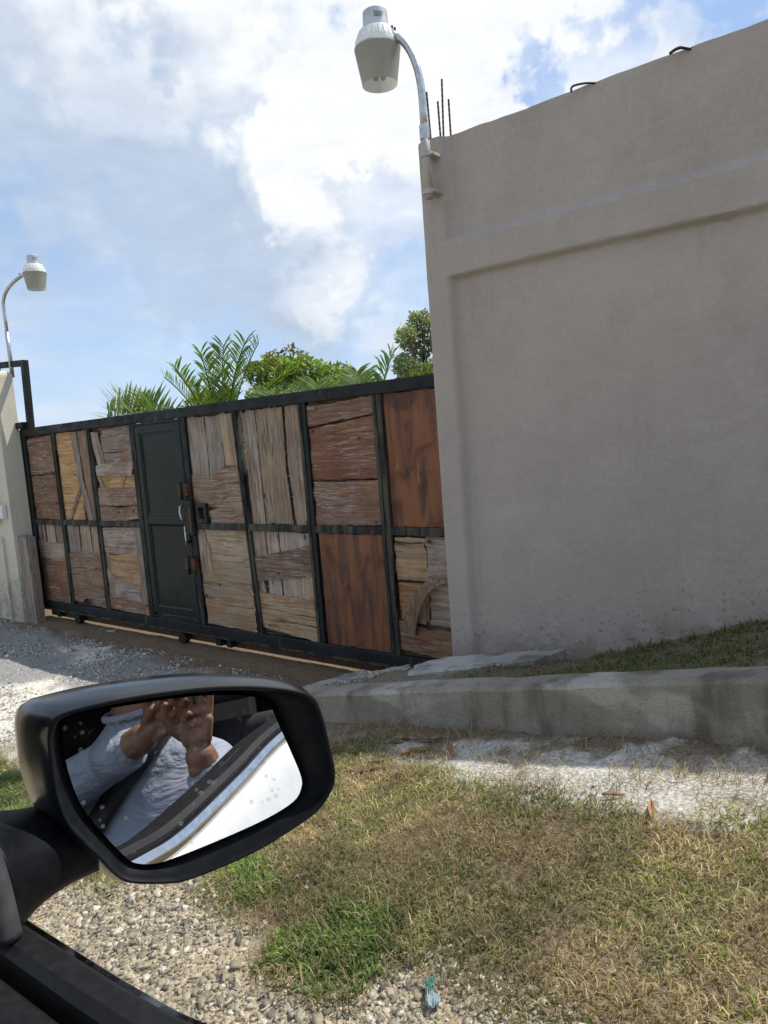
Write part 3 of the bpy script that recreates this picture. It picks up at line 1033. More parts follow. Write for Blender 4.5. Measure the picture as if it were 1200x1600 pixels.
# bay 5
plank(5, 1, [(0.04, 0.0), (0.20, 0.0), (0.14, 0.99), (0.0, 0.99)], 1.1, 'z', col=PALE)
plank(5, 1, [(0.16, 0.0), (0.28, 0.0), (0.26, 0.99), (0.10, 0.99)], 2.0, 'z', col=GREY)
plank(5, 1, [(0.28, 0.0), (0.74, 0.0), (0.69, 0.45), (0.72, 0.99), (0.26, 0.99)], 1.6, 'z', col=PALE)
plank(5, 1, [(0.79, 0.0), (1.0, 0.0), (1.0, 0.99), (0.75, 0.99), (0.73, 0.5)], 1.9, 'z', col=PALE)
plank(5, 0, R(0.0, 0.23, 0.68, 0.99), 1.0, 'z', col=GREY)
plank(5, 0, R(0.24, 0.46, 0.68, 0.99), 1.2, 'z', col=GREY)
plank(5, 0, R(0.47, 1.0, 0.68, 0.99), 1.1, 'z', col=GREY)
plank(5, 0, [(0.0, 0.50), (0.99, 0.59), (0.99, 0.88), (0.6, 0.82), (0.0, 0.74)], 2.5, 'x', col=BROWN)
plank(5, 0, [(0.0, 0.36), (0.18, 0.36), (0.12, 0.54), (0.0, 0.54)], 1.0, 'z', col=GREY)
plank(5, 0, R(0.21, 0.44, 0.36, 0.56), 1.2, 'z', col=GREY)
plank(5, 0, R(0.455, 1.0, 0.36, 0.60), 1.0, 'z', col=PALE)
plank(5, 0, [(0.05, 0.06), (1.0, 0.0), (1.0, 0.37), (0.4, 0.40), (0.03, 0.42)], 2.2, 'x', col=TAN)
# bay 6
plank(6, 1, [(0.0, 0.80), (0.6, 0.83), (1, 0.86), (1, 0.99), (0.0, 0.965)], 2.2, 'x', col=(0.22, 0.135, 0.095))
plank(6, 1, [(0.0, 0.375), (1, 0.37), (1, 0.85), (0.6, 0.82), (0.0, 0.79)], 1.9, 'x', col=(0.24, 0.12, 0.075))
plank(6, 1, [(0.02, 0.01), (1, 0.02), (1, 0.365), (0.02, 0.37)], 2.2, 'x', col=(0.24, 0.15, 0.11))
plank(6, 1, [(0.02, 0.93), (0.16, 0.92), (0.18, 0.96), (0.04, 0.965)], 3.2, 'x', col=GREY, name='splinter')
plank(6, 0, R(0.03, 0.99, 0.0, 0.99), 2.0, 'z', 'red', RUSSET, amp=0.002)
# bay 7
plank(7, 1, R(0.02, 1.0, 0.01, 0.99), 2.0, 'z', 'red', RUSSET, amp=0.002)
plank(7, 0, R(0.02, 0.42, 0.62, 0.97), 1.4, 'x', 'ply', TAN)
plank(7, 0, R(0.03, 0.40, 0.30, 0.61), 1.2, 'x', 'ply', (0.34, 0.18, 0.09))
plank(7, 0, [(0.40, 0.28), (0.88, 0.28), (0.88, 0.97), (0.42, 0.99)], 1.7, 'x', col=GREY)
plank(7, 0, [(0.16, 0.28), (0.36, 0.28), (0.36, 0.45), (0.24, 0.52), (0.18, 0.50)], 2.3, 'z', col=GREY)
plank(7, 0, [(0.0, 0.05), (1.0, 0.0), (1.0, 0.26), (0.4, 0.24), (0.0, 0.30)], 2.0, 'x', col=(0.24, 0.155, 0.095))
plank(7, 0, R(0.80, 0.89, 0.0, 0.46), 2.7, 'z', col=TAN, name='batten')


def peeled_strip():
    """Strip of veneer that has sprung loose and curls forward."""
    pts = [(-2.56, 0.335, 0.0), (-2.50, 0.45, 0.035), (-2.43, 0.56, 0.06), (-2.35, 0.635, 0.05), (-2.26, 0.665, 0.015)]
    pts = catmull([np.array(p) for p in pts], 5, False)
    v, f = [], []
    for i, (x, z, o) in enumerate(pts):
        t = i / (len(pts) - 1)
        w = 0.060 * (1 - 0.6 * t)
        y = YG + 0.006 - o
        v += [(x - w, y, z + w * 0.45), (x + w * 0.6, y - 0.01 * (1 - t), z - w * 0.5), (x + w * 0.6, y - 0.01 * (1 - t) + 0.004, z - w * 0.5), (x - w, y + 0.004, z + w * 0.45)]
    for i in range(len(pts) - 1):
        for k in range(4):
            f.append((4 * i + k, 4 * i + (k + 1) % 4, 4 * i + 4 + (k + 1) % 4, 4 * i + 4 + k))
    f += [(0, 1, 2, 3), (len(v) - 1, len(v) - 2, len(v) - 3, len(v) - 4)]
    o = fixn(obj('veneer_strip', v, f, MAT['wood_v'], gate, color=(0.26, 0.17, 0.10)))
    o['label'] = 'curled strip of veneer sprung loose from the board'


peeled_strip()

box('end_plate', -7.06, -6.9545, YG - 0.003, YG + 0.03, Z0 + 0.01, Z5 - 0.01, MAT['gate'], gate)
# the wicket door in the gate
door = box('door', BAY[3] + 0.040, BAY[4] - 0.048, YG + 0.012, YG + 0.030, 0.205, 1.715, MAT['door'], gate)
dx0, dx1 = BAY[3] + 0.040, BAY[4] - 0.048


def frame_ring(name, x0, x1, z0, z1, w, y0, y1, mat, parent, slope=0.0):
    """Rectangular moulding: four mitred sides in one mesh."""
    v = []
    for (dx, y) in ((0, y1), (0, y0), (w, y0 + slope), (w, y1)):
        v += [(x0 + dx, y, z0 + dx), (x1 - dx, y, z0 + dx), (x1 - dx, y, z1 - dx), (x0 + dx, y, z1 - dx)]
    f = []
    for r in range(3):
        for k in range(4):
            f.append((4 * r + k, 4 * r + (k + 1) % 4, 4 * r + 4 + (k + 1) % 4, 4 * r + 4 + k))
    return fixn(obj(name, v, f, mat, parent))


frame_ring('door_jamb', BAY[3] + 0.025, BAY[4] - 0.031, 0.180, 1.733, 0.018, YG - 0.006, YG + 0.04, MAT['gate'], gate)
frame_ring('door_frame', dx0 + 0.006, dx1 - 0.006, 0.210, 1.708, 0.052, YG - 0.002, YG + 0.0115, MAT['door'], door)
box('lock_rail', dx0 + 0.059, dx1 - 0.059, YG - 0.001, YG + 0.0115, 0.935, 1.005, MAT['door'], door, 0.003)
frame_ring('panel_moulding', dx0 + 0.060, dx1 - 0.060, 1.007, 1.654, 0.016, YG + 0.001, YG + 0.0115, MAT['door'], door, 0.007)
frame_ring('panel_moulding', dx0 + 0.060, dx1 - 0.060, 0.264, 0.933, 0.016, YG + 0.001, YG + 0.0115, MAT['door'], door, 0.007)
for zc in (1.205, 0.645):
    h = box('hinge', -4.600, -4.480, YG - 0.050, YG - 0.005, zc - 0.045, zc + 0.045, MAT['rust'], door, 0.006)
    tube('hinge_pin', [(-4.54, YG - 0.055, zc - 0.075), (-4.54, YG - 0.055, zc + 0.06)], 0.012, MAT['gate'], h)
lk = box('lock_case', -4.550, -4.462, YG - 0.040, YG - 0.006, 0.86, 1.13, MAT['gate'], door, 0.006)
box('strike_plate', -4.500, -4.470, YG - 0.046, YG - 0.041, 0.89, 1.07, MAT['rust'], lk, 0.002)
tube('handle', [(-4.585, YG - 0.005, 1.085), (-4.590, YG - 0.045, 1.080), (-4.592, YG - 0.050, 1.035), (-4.585, YG - 0.045, 0.985), (-4.575, YG - 0.005, 0.980)], 0.008, MAT['steel'], door)
tube('bolt', [(-4.575, YG - 0.03, 0.93), (-4.575, YG - 0.03, 0.78)], 0.009, MAT['steel'], door)
box('bolt_keeper', -4.598, -4.552, YG - 0.036, YG - 0.003, 0.80, 0.82, MAT['gate'], door, 0.002)
box('bolt_keeper', -4.598, -4.552, YG - 0.036, YG - 0.003, 0.885, 0.905, MAT['gate'], door, 0.002)
frame_ring('pull_slot_frame', -4.445, -4.325, 0.958, 1.10, 0.028, YG - 0.016, YG + 0.006, MAT['gate_worn'], gate)
# brackets and rollers under the bottom rail
for x, w in ((-6.66, 0.05), (-4.34, 0.06), (-4.22, 0.05), (-2.75, 0.05)):
    box('roller_bracket', x - w / 2, x + w / 2, YG - 0.016, YG + 0.03, 0.03, 0.101, MAT['gate'], gate, 0.004)
for x in (-4.76, -6.3):
    v, f = tube_geo([(x, YG - 0.03, 0.048), (x, YG + 0.02, 0.048)], 0.045, 18)
    wh = fixn(obj('roller', v, f, MAT['gate'], gate, smooth=False))
    box('roller_fork', x - 0.065, x + 0.065, YG - 0.022, YG + 0.012, 0.085, 0.12, MAT['gate'], gate, 0.004)
sk = box('skirt_plate', BAY[0] + 0.03, -2.2, YG + 0.046, YG + 0.052, 0.018, 0.135, MAT['rust'], gate)
sk['label'] = 'brown rusty strip closing the gap under the gate'
tr = box('gate_track', -7.2, -2.35, YG - 0.05, YG + 0.03, -0.12, -0.006, MAT['kerb'], None, 0.008, origin=(-4.8, YG, -0.12))
tag(tr, 'worn concrete track strip set in the ground under the gate', 'gate track')

# ---------------------------------------------------------------- left gate pillar
pil = thing('gate_pillar', (-7.3, 3.4, 0), 'cream plastered gate pillar with rounded top at the left edge', 'pillar')


def pillar_mesh():
    x0, x1, y0, y1, z0, z1 = -8.6, -6.965, 3.215, 3.392, -0.25, 2.36
    bm = bmesh.new()
    vs = [bm.verts.new(p) for p in [(x0, y0, z0), (x1, y0, z0), (x1, y1, z0), (x0, y1, z0), (x0, y0, z1), (x1, y0, z1), (x1, y1, z1), (x0, y1, z1)]]
    for q in BOXF:
        bm.faces.new([vs[k] for k in q])
    bm.edges.ensure_lookup_table()
    e_top = [e for e in bm.edges if all(v.co.z > 2 for v in e.verts)]
    e_ver = [e for e in bm.edges if abs(e.verts[0].co.z - e.verts[1].co.z) > 1]
    bmesh.ops.bevel(bm, geom=e_top, offset=0.06, segments=5, affect='EDGES', profile=0.5)
    me = bpy.data.meshes.new('pillar_shaft')
    bmesh.ops.translate(bm, verts=bm.verts, vec=-Vector(pil.location))
    bm.to_mesh(me)
    bm.free()
    me.materials.append(MAT['cream'])
    o = bpy.data.objects.new('pillar_shaft', me)
    C.objects.link(o)
    o.parent = pil
    # recessed panel outline on the front
    frame_ring('panel_moulding', -8.3, -7.16, 0.94, 1.95, 0.05, 3.190, 3.2155, MAT['cream'], pil, 0.012)
    frame_ring('panel_moulding', -8.3, -7.16, -0.1, 0.80, 0.05, 3.190, 3.2155, MAT['cream'], pil, 0.012)


pillar_mesh()
bx = box('switch_box', -7.105, -7.035, 3.165, 3.2145, 0.985, 1.115, MAT['box'], None, 0.008, origin=(-7.07, 3.21, 0.985))
tag(bx, 'small white electrical box on the cream gate pillar', 'box')
post = prism_xz('timber_post', rough_outline([(-6.962, 0.0), (-6.80, 0.0), (-6.80, 0.83), (-6.962, 0.845)], 'z', 0.004), 3.25, 3.335, MAT['wood_v'], None, (0.30, 0.27, 0.235))
post.data.transform(Matrix.Translation((0, 0, -0.03)))
tag(post, 'short grey weathered timber post at the foot of the left pillar', 'post')
# black guide frame that holds the gate top beside the pillar
gf = thing('guide_frame', (-6.8, 3.45, 1.8), 'black steel angle frame rising above the gate beside the left pillar', 'steel frame')
rect_tube('upright', (-6.805, 1.812), (-6.775, 2.43), 0.03, 3.40, 3.45, MAT['gate'], gf)
rect_tube('arm', (-7.5, 2.455), (-6.772, 2.405), 0.028, 3.405, 3.447, MAT['gate'], gf)
rect_tube('foot', (-7.02, 1.842), (-6.836, 1.842), 0.028, 3.36, 3.445, MAT['gate'], gf)
box('guide_roller', -7.06, -6.966, 3.335, 3.395, 1.765, 1.812, MAT['gate'], gf, 0.006)

# ---------------------------------------------------------------- yard lamps
def lens_mat():
    m, t, p = newmat('milky_lamp_lens')
    p.inputs['Base Color'].default_value = (0.56, 0.55, 0.50, 1)
    p.inputs['Roughness'].default_value = 0.35
    tr = t.new('ShaderNodeBsdfTranslucent')
    tr.inputs['Color'].default_value = (0.66, 0.65, 0.60, 1)
    ms = t.new('ShaderNodeMixShader')
    ms.inputs[0].default_value = 0.65
    t.l.new(p.outputs[0], ms.inputs[1])
    t.l.new(tr.outputs[0], ms.inputs[2])
    tp = t.new('ShaderNodeBsdfTransparent')
    m2 = t.new('ShaderNodeMixShader')
    m2.inputs[0].default_value = 0.28
    t.l.new(ms.outputs[0], m2.inputs[1])
    t.l.new(tp.outputs[0], m2.inputs[2])
    t.l.new(m2.outputs[0], m.node_tree.nodes['Material Output'].inputs['Surface'])
    c = coords(t, False)
    w = t.new('ShaderNodeTexWave', wave_type='BANDS', bands_direction='Z')
    w.inputs['Scale'].default_value = 28
    t.l.new(c, w.inputs['Vector'])
    t.l.new(t.bump(w.outputs['Fac'], 0.25, 0.002), p.inputs['Normal'])
    return m


MAT['lens'] = lens_mat()
MAT['bulb'] = plain('bulb_glass', (0.42, 0.40, 0.36), (0.5, 0.48, 0.44), 0.3, 20)
MAT['print'] = plain('grey_print', (0.22, 0.23, 0.23), (0.34, 0.35, 0.35), 0.6, 90, lo=0.45, hi=0.55)


def lamp(base, top_z, bend, axis_dir, fx, s, sleeve, label, wall_pipe):
    """base: foot of the pole; axis_dir: unit x/y direction of the arm; fx: reach of the fixture; s: size."""
    root = thing('yard_lamp', base, label, 'lamp', 'yard lamps on bent poles over the gate')
    b = Vector(base)
    d = Vector((axis_dir[0], axis_dir[1], 0)).normalized()
    top = Vector((b.x, b.y, top_z))
    path = [b, Vector((b.x, b.y, b.z + 0.6 * (sleeve - b.z))), Vector((b.x, b.y, sleeve))]
    pole1 = tube('pole_base', path, 0.0215 * s, MAT['painted_pipe'] if wall_pipe else MAT['steel'], root, 14)
    arc = [Vector((b.x, b.y, sleeve + 0.002)), Vector((b.x, b.y, 0.5 * (sleeve + top_z)))]
    n = 12
    reach, rise = bend
    for k in range(n + 1):
        a = math.pi / 2 * k / n * 0.80
        arc.append(top + d * (reach * (1 - math.cos(a)) / (1 - math.cos(math.pi / 2 * 0.80))) + Vector((0, 0, rise * math.sin(a) / math.sin(math.pi / 2 * 0.80))))
    tube('arm', arc, 0.018 * s, MAT['steel'], root, 14)
    if wall_pipe:
        lathe('sleeve_collar', b.x, b.y, [(0.019, sleeve - 0.06), (0.0245, sleeve - 0.06), (0.0245, sleeve + 0.003), (0.019, sleeve + 0.003)], MAT['steel'], root, 16)
        for zc in (b.z + 0.03, b.z + 0.20):
            br = lathe('clamp', b.x, b.y, [(0.0217, zc - 0.012), (0.028, zc - 0.012), (0.028, zc + 0.012), (0.0217, zc + 0.012)], MAT['painted_pipe'], root, 16)
            box('clamp_ear', b.x - 0.012, b.x + 0.040, b.y + 0.004, YW + 0.012, zc - 0.008, zc + 0.008, MAT['painted_pipe'], br, 0.002)
            tube('bolt', [(b.x + 0.030, b.y - 0.006, zc), (b.x + 0.030, b.y + 0.02, zc)], 0.007, MAT['steel'], br, 6, False)
    # fixture: photocell cap, white band, milky skirt
    end = arc[-1]
    c = Vector((b.x, b.y, 0)) + d * fx
    zt = end.z + 0.155 * s
    z = lambda h: zt - h * s
    cap = lathe('ballast_housing', c.x, c.y, [(0.002, z(0)), (0.0524 * s, z(0)), (0.0593 * s, z(0.006)), (0.0627 * s, z(0.080)), (0.0684 * s, z(0.083)), (0.0684 * s, z(0.088))], MAT['alu'], root)
    v = []
    fac = []
    vd = (Vector((0, 0, 0)) - c)
    a0 = math.atan2(vd.y, vd.x) + 0.25
    for k in range(7):
        a = a0 - 0.35 + 0.7 * k / 6
        for h in (0.028, 0.052):
            v.append((c.x + 0.0631 * s * math.cos(a), c.y + 0.0631 * s * math.sin(a), z(h)))
    for k in range(6):
        fac.append((2 * k, 2 * k + 1, 2 * k + 3, 2 * k + 2))
    obj('rating_label', v, fac, MAT['print'], cap)
    lathe('shade_band', c.x, c.y, [(0.0684 * s, z(0.089)), (0.0821 * s, z(0.092)), (0.1072 * s, z(0.150)), (0.103 * s, z(0.166)), (0.104 * s, z(0.172)), (0.1117 * s, z(0.174))], MAT['white_enamel'], root, cap=False)
    for k in range(24):
        a = 2 * math.pi * k / 24
        ca, sa = math.cos(a), math.sin(a)
        p0 = Vector((c.x + 0.0840 * s * ca, c.y + 0.0840 * s * sa, z(0.096)))
        p1 = Vector((c.x + 0.1058 * s * ca, c.y + 0.1058 * s * sa, z(0.146)))
        q = Vector((-sa, ca, 0)) * 0.0016 * s
        o_ = Vector((ca, sa, 0.6)).normalized() * 0.0025 * s
        obj('cooling_rib', [p0 - q, p0 + q, p1 + q, p1 - q, p0 - q + o_, p0 + q + o_, p1 + q + o_, p1 - q + o_], BOXF, MAT['white_enamel'], root)
    lathe('lens', c.x, c.y, [(0.1129 * s, z(0.168)), (0.1111 * s, z(0.180)), (0.0878 * s, z(0.318)), (0.0855 * s, z(0.335)), (0.0838 * s, z(0.335)), (0.0861 * s, z(0.317)), (0.1083 * s, z(0.180)), (0.1094 * s, z(0.169))], MAT['lens'], root, 40, cap=False)
    lathe('reflector', c.x, c.y, [(0.0046 * s, z(0.150)), (0.0912 * s, z(0.152)), (0.1026 * s, z(0.160)), (0.0040 * s, z(0.158))], MAT['white_enamel'], root, cap=True)
    for sg in (-1, 1):
        q = Vector((0.79, 0.61, 0)) * 0.018 * s * sg
        lathe('bulb_tube', c.x + q.x, c.y + q.y, [(0.0137 * s, z(0.165)), (0.0148 * s, z(0.292)), (0.0114 * s, z(0.310)), (0.0034 * s, z(0.316))], MAT['bulb'], root, 14)
    # clamp between arm and fixture
    side = c - d * 0.072 * s
    cl = tube('arm_bracket', [end, Vector((side.x, side.y, z(0.118)))], [0.017 * s, 0.022 * s], MAT['steel'], root, 10)
    for k in (0.25, 0.6):
        p = end.lerp(Vector((side.x, side.y, z(0.118))), k)
        tube('bolt', [p + Vector((0, 0, -0.012 * s)), p + Vector((0, 0, 0.040 * s))], 0.0055 * s, MAT['rebar'], cl, 6, False)
    return root


lamp((-1.993, 3.055, 2.600), 3.05, (0.11, 0.31), (-1, -0.12), 0.222, 1.0, 2.93, 'large yard lamp on a bent pole clamped to the tall taupe wall', True)
lamp((-7.02, 3.42, 2.30), 2.97, (0.33, 0.165), (1, -0.05), 0.70, 0.86, 2.72, 'small distant yard lamp on a bent pole above the cream pillar', False)


# ---------------------------------------------------------------- reinforcing bars left sticking out
def rebar(p, h, lean, label, group):
    x, y, z = p
    path = [(x, y, z - 0.08)]
    n = max(4, int(h / 0.012))
    rad = [0.0055]
    for k in range(n + 1):
        t = k / n
        path.append((x + lean[0] * t, y + lean[1] * t, z + h * t))
        rad.append(0.0055 if k % 2 else 0.0045)
    o = tube('rebar', path, rad, MAT['rebar'], None, 7, False, origin=(x, y, z - 0.08))
    tag(o, label, 'rebar', group)


G1 = 'reinforcing bars on top of the tall wall'
for p, h, ln, lab in [((-2.052, 3.20, 2.88), 0.27, (-0.008, 0), 'dark rebar stub nearest to the large lamp pole'),
                      ((-2.008, 3.22, 2.88), 0.215, (-0.004, 0), 'shortest rebar stub, beside the tallest one on the wall'),
                      ((-1.99, 3.215, 2.88), 0.31, (0.006, 0.01), 'tallest rebar stub standing on the wall top'),
                      ((-1.950, 3.22, 2.88), 0.205, (0.0, 0), 'rebar stub furthest right on the wall corner')]:
    rebar(p, h, ln, lab, G1)
G2 = 'reinforcing bars on the left pillar'
for p, h, ln, lab in [((-7.16, 3.38, 2.355), 0.24, (-0.01, 0), 'thin rebar stub on the cream pillar, nearest the lamp pole'),
                      ((-7.25, 3.42, 2.355), 0.17, (0, 0), 'shorter thin rebar stub on the cream pillar by the left edge')]:
    rebar(p, h, ln, lab, G2)


def cable(pts, r, label):
    o = tube('loose_cable', [tuple(p) for p in catmull(pts, 5, False)], r, MAT['black_plastic'], None, 8, origin=pts[0])
    tag(o, label, 'cable', 'scraps of cable on the wall top')


cable([(-1.287, 3.118, 2.868), (-1.285, 3.112, 2.882), (-1.270, 3.118, 2.890), (-1.23, 3.135, 2.890), (-1.19, 3.17, 2.888)], 0.0045, 'black cable end hooked over the top of the tall wall')
cable([(-0.89, 3.135, 2.884), (-0.868, 3.130, 2.889), (-0.845, 3.132, 2.889), (-0.82, 3.16, 2.884)], 0.006, 'black cable scrap on the wall top near the right edge')


# ---------------------------------------------------------------- plants behind the gate
def tone_mesh(name, co, faces, col, mat, parent):
    b = np.array(root_loc(parent))
    o = fast_mesh(name, np.asarray(co) - b, np.asarray(faces), np.asarray(col), mat)
    o.parent = parent
    return o


def frond(base, az, pitch, length, droop, leaf_len, parent, seed, yellow=0.0, lift=0.35, nleaf=46, roll=0.0):
    """Feather palm frond: arching midrib with narrow folded leaflets on both sides."""
    r = random.Random(seed)
    base = Vector(base)
    d = Vector((math.cos(az), math.sin(az), 0))
    pts = []
    n = 18
    p = base.copy()
    ang = pitch
    for i in range(n + 1):
        pts.append(p.copy())
        p = p + (d * math.cos(ang) + Vector((0, 0, 1)) * math.sin(ang)) * (length / n)
        ang -= droop / n * (0.5 + 1.0 * i / n)
    v, f, col = [], [], []

    def strip(a, ctrl, e, w, c, nrm):
        q = len(v)
        for t, ww in ((0.0, 0.35), (0.35, 1.0), (0.7, 0.8), (1.0, 0.04)):
            x = a * (1 - t) ** 2 + ctrl * (2 * t * (1 - t)) + e * t * t
            v.append(tuple(x + nrm * (w * ww)))
            v.append(tuple(x - nrm * (w * ww)))
            k = 0.85 + 0.3 * t
            col.extend([tuple(cc * k for cc in c)] * 2)
        for k in range(3):
            f.append((q + 2 * k, q + 2 * k + 1, q + 2 * k + 3, q + 2 * k + 2))
    for i in range(nleaf):
        t = 0.16 + 0.84 * i / (nleaf - 1)
        x = t * n
        k = min(int(x), n - 1)
        a = pts[k].lerp(pts[k + 1], x - k)
        tan = (pts[k + 1] - pts[k]).normalized()
        side = tan.cross(Vector((0, 0, 1))).normalized()
        upv = side.cross(tan).normalized()
        L = leaf_len * (0.55 + 0.45 * math.sin(math.pi * min(1.0, 0.15 + t * 0.85))) * r.uniform(0.85, 1.1)
        for sgn in (-1, 1):
            if r.random() < 0.10:
                continue
            L = L * r.uniform(0.78, 1.12)
            out = side * (sgn * math.cos(roll)) + upv * (lift + sgn * math.sin(roll))
            dr = (tan * 0.75 + out * 0.8 + Vector((r.uniform(-.22, .22), r.uniform(-.22, .22), r.uniform(-.22, .22)))).normalized()
            e = a + dr * L + Vector((0, 0, -0.18 * L * (1 - min(lift, 1))))
            ctrl = a + dr * (L * 0.55) + Vector((0, 0, 0.03))
            c = (0.10, 0.165, 0.035) if r.random() > yellow else (0.26, 0.22, 0.06)
            g_ = r.uniform(0.75, 1.3)
            strip(a, ctrl, e, leaf_len * 0.030, tuple(k_ * g_ for k_ in c), dr.cross(upv).normalized())
    tv, tf = tube_geo(pts, [0.014 * (1 - 0.8 * i / n) + 0.003 for i in range(n + 1)], 5)
    q = len(v)
    v += tv
    col += [(0.13, 0.16, 0.05)] * len(tv)
    f += [tuple(k + q for k in fa) for fa in tf if len(fa) == 4]
    return tone_mesh('frond', v, f, col, MAT['palm'], parent)


def palm(x, y, h, label, fr, seed):
    z0 = float(ground_z(x, y))
    root = thing('palm_tree', (x, y, z0), label, 'palm', 'palms behind the gate')
    path = [(x, y, z0 - 0.05)] + [(x + 0.015 * math.sin(k), y, z0 + h * (k + 1) / 8) for k in range(8)]
    tube('trunk', path, [0.11 - 0.005 * k + (0.01 if k % 2 else 0) for k in range(9)], MAT['bark'], root, 12, False)
    for i, a in enumerate(fr):
        az, pitch, L, droop, ll = a[:5]
        frond((x, y, z0 + h - 0.03), math.radians(az), math.radians(pitch), L, math.radians(droop), ll, root, seed * 31 + i, a[5] if len(a) > 5 else 0.05, a[6] if len(a) > 6 else 0.35)


palm(-7.55, 5.6, 1.26, 'low palm with one long frond arching left above the gate',
     [(178, 56, 1.85, 72, 0.50, 0.06, 1.8), (186, 60, 1.6, 80, 0.42, 0.35, 0.8), (172, 66, 1.35, 60, 0.48, 0.1, 1.8), (20, 66, 1.2, 60, 0.46, 0.05, 1.4), (250, 35, 1.5, 80, 0.5), (30, 45, 1.4, 80, 0.5)], 3)
palm(-6.66, 5.55, 1.0, 'upright young palm with stiff bright fronds left of the leafy bush',
     [(300, 87, 1.62, 30, 0.34, 0.05, 0.7), (350, 84, 1.80, 45, 0.34, 0.05, 0.6), (185, 84, 1.55, 45, 0.30, 0.05, 0.6), (20, 77, 1.75, 65, 0.32), (240, 84, 1.5, 45, 0.28, 0.05, 0.8), (5, 70, 1.6, 75, 0.34), (200, 78, 1.35, 65, 0.28), (60, 84, 1.8, 30, 0.32, 0.05, 0.8), (160, 80, 1.4, 55, 0.28), (120, 86, 1.75, 20, 0.34, 0.05, 0.7), (275, 82, 1.55, 40, 0.34, 0.05, 0.8)], 5)
palm(-5.30, 5.7, 1.12, 'low bright palm whose fronds fan out in front of the bush',
     [(165, 66, 1.5, 65, 0.55), (190, 55, 1.5, 65, 0.5), (130, 75, 1.25, 45, 0.5), (20, 60, 1.25, 60, 0.5), (95, 70, 1.3, 45, 0.5), (250, 45, 1.2, 60, .5), (178, 72, 1.3, 70, 0.4, 0.02, 0.9)], 8)
palm(-4.42, 5.5, 1.16, 'small spiky palm top just left of the tall wall',
     [(60, 84, 1.15, 20, 0.42), (140, 74, 1.15, 30, 0.42), (20, 70, 1.10, 35, 0.42), (170, 60, 1.1, 50, 0.4), (300, 70, 0.9, 40, 0.4)], 12)


def leaf_cloud(name, centers, n, size, cols, parent, seed, mat, spread=1.0):
    """Many leaf-sized faces spread through clumps; each clump = (centre, radius)."""
    r = np.random.default_rng(seed)
    w = np.array([c[1] ** 2 for c in centers])
    w = w / w.sum()
    pick = r.choice(len(centers), n, p=w)
    cc = np.array([c[0] for c in centers])[pick]
    rr = np.array([c[1] for c in centers])[pick]
    dirv = r.normal(size=(n, 3))
    dirv /= np.linalg.norm(dirv, axis=1)[:, None]
    rad = rr * (0.35 + 0.65 * r.random(n) ** 0.5)
    p = cc + dirv * rad[:, None] * np.array((1, 1, 0.85))
    a = r.normal(size=(n, 3))
    a[:, 2] -= 0.25
    a /= np.linalg.norm(a, axis=1)[:, None]
    b = np.cross(a, r.normal(size=(n, 3)))
    b /= np.linalg.norm(b, axis=1)[:, None]
    s = size * (0.6 + 0.8 * r.random(n))[:, None]
    co = np.stack([p, p + a * s * 0.5 + b * s * 0.24, p + a * s, p + a * s * 0.5 - b * s * 0.24], 1).reshape(-1, 3)
    fc = np.arange(4 * n).reshape(n, 4)
    cl = np.array(cols)[r.integers(0, len(cols), n)] * (0.7 + 0.6 * r.random(n))[:, None]
    clump_tone = (0.8 + 0.4 * r.random(len(centers)))[pick]
    cl = np.repeat(cl * clump_tone[:, None], 4, 0)
    return tone_mesh(name, co, fc, cl, mat, parent)


def limb_geo(paths):
    v, f = [], []
    for path, r0_, r1_ in paths:
        n = len(path)
        tv, tf = tube_geo(path, [r0_ + (r1_ - r0_) * i / (n - 1) for i in range(n)], 7, False)
        q = len(v)
        v += tv
        f += [tuple(k + q for k in fa) for fa in tf]
    return v, f


def make_tree(name, x, y, clumps, n, size, cols, label, cat, trunk_r, seed, pods=None, group=None):
    z0 = float(ground_z(x, y))
    root = thing(name, (x, y, z0), label, cat, group)
    r = random.Random(seed)
    fork = Vector((x, y, z0 + 0.45 * (min(c[0][2] for c in clumps) - z0) + 0.1))
    paths = [([Vector((x, y, z0 - 0.05)), Vector((x + 0.03, y, z0 + 0.5 * (fork.z - z0))), fork], trunk_r, trunk_r * 0.75)]
    for c, rad in clumps:
        e = Vector(c)
        mid = fork.lerp(e, 0.5) + Vector((r.uniform(-.1, .1), r.uniform(-.1, .1), 0.12))
        paths.append(([fork, mid, e], trunk_r * 0.45, trunk_r * 0.08))
        for k in range(4):
            q = e + Vector((r.uniform(-1, 1), r.uniform(-1, 1), r.uniform(-.4, 1))) * rad * 0.8
            paths.append(([mid.lerp(e, 0.6), e.lerp(q, 0.5) + Vector((0, 0, .03)), q], trunk_r * 0.15, trunk_r * 0.03))
    v, f = limb_geo(paths)
    obj('trunk', v, f, MAT['bark'], root, smooth=True)
    leaf_cloud('crown', [(np.array(c), rad) for c, rad in clumps], n, size, cols, root, seed, MAT['leaf'])
    if pods:
        sp_ = leaf_cloud('seed_pods', [(np.array(c), rad) for c, rad in pods], 160, 0.08, [(0.13, 0.10, 0.07), (0.19, 0.15, 0.10)], root, seed + 1, MAT['leaf'])
        sp_['kind'] = 'stuff'
    return root


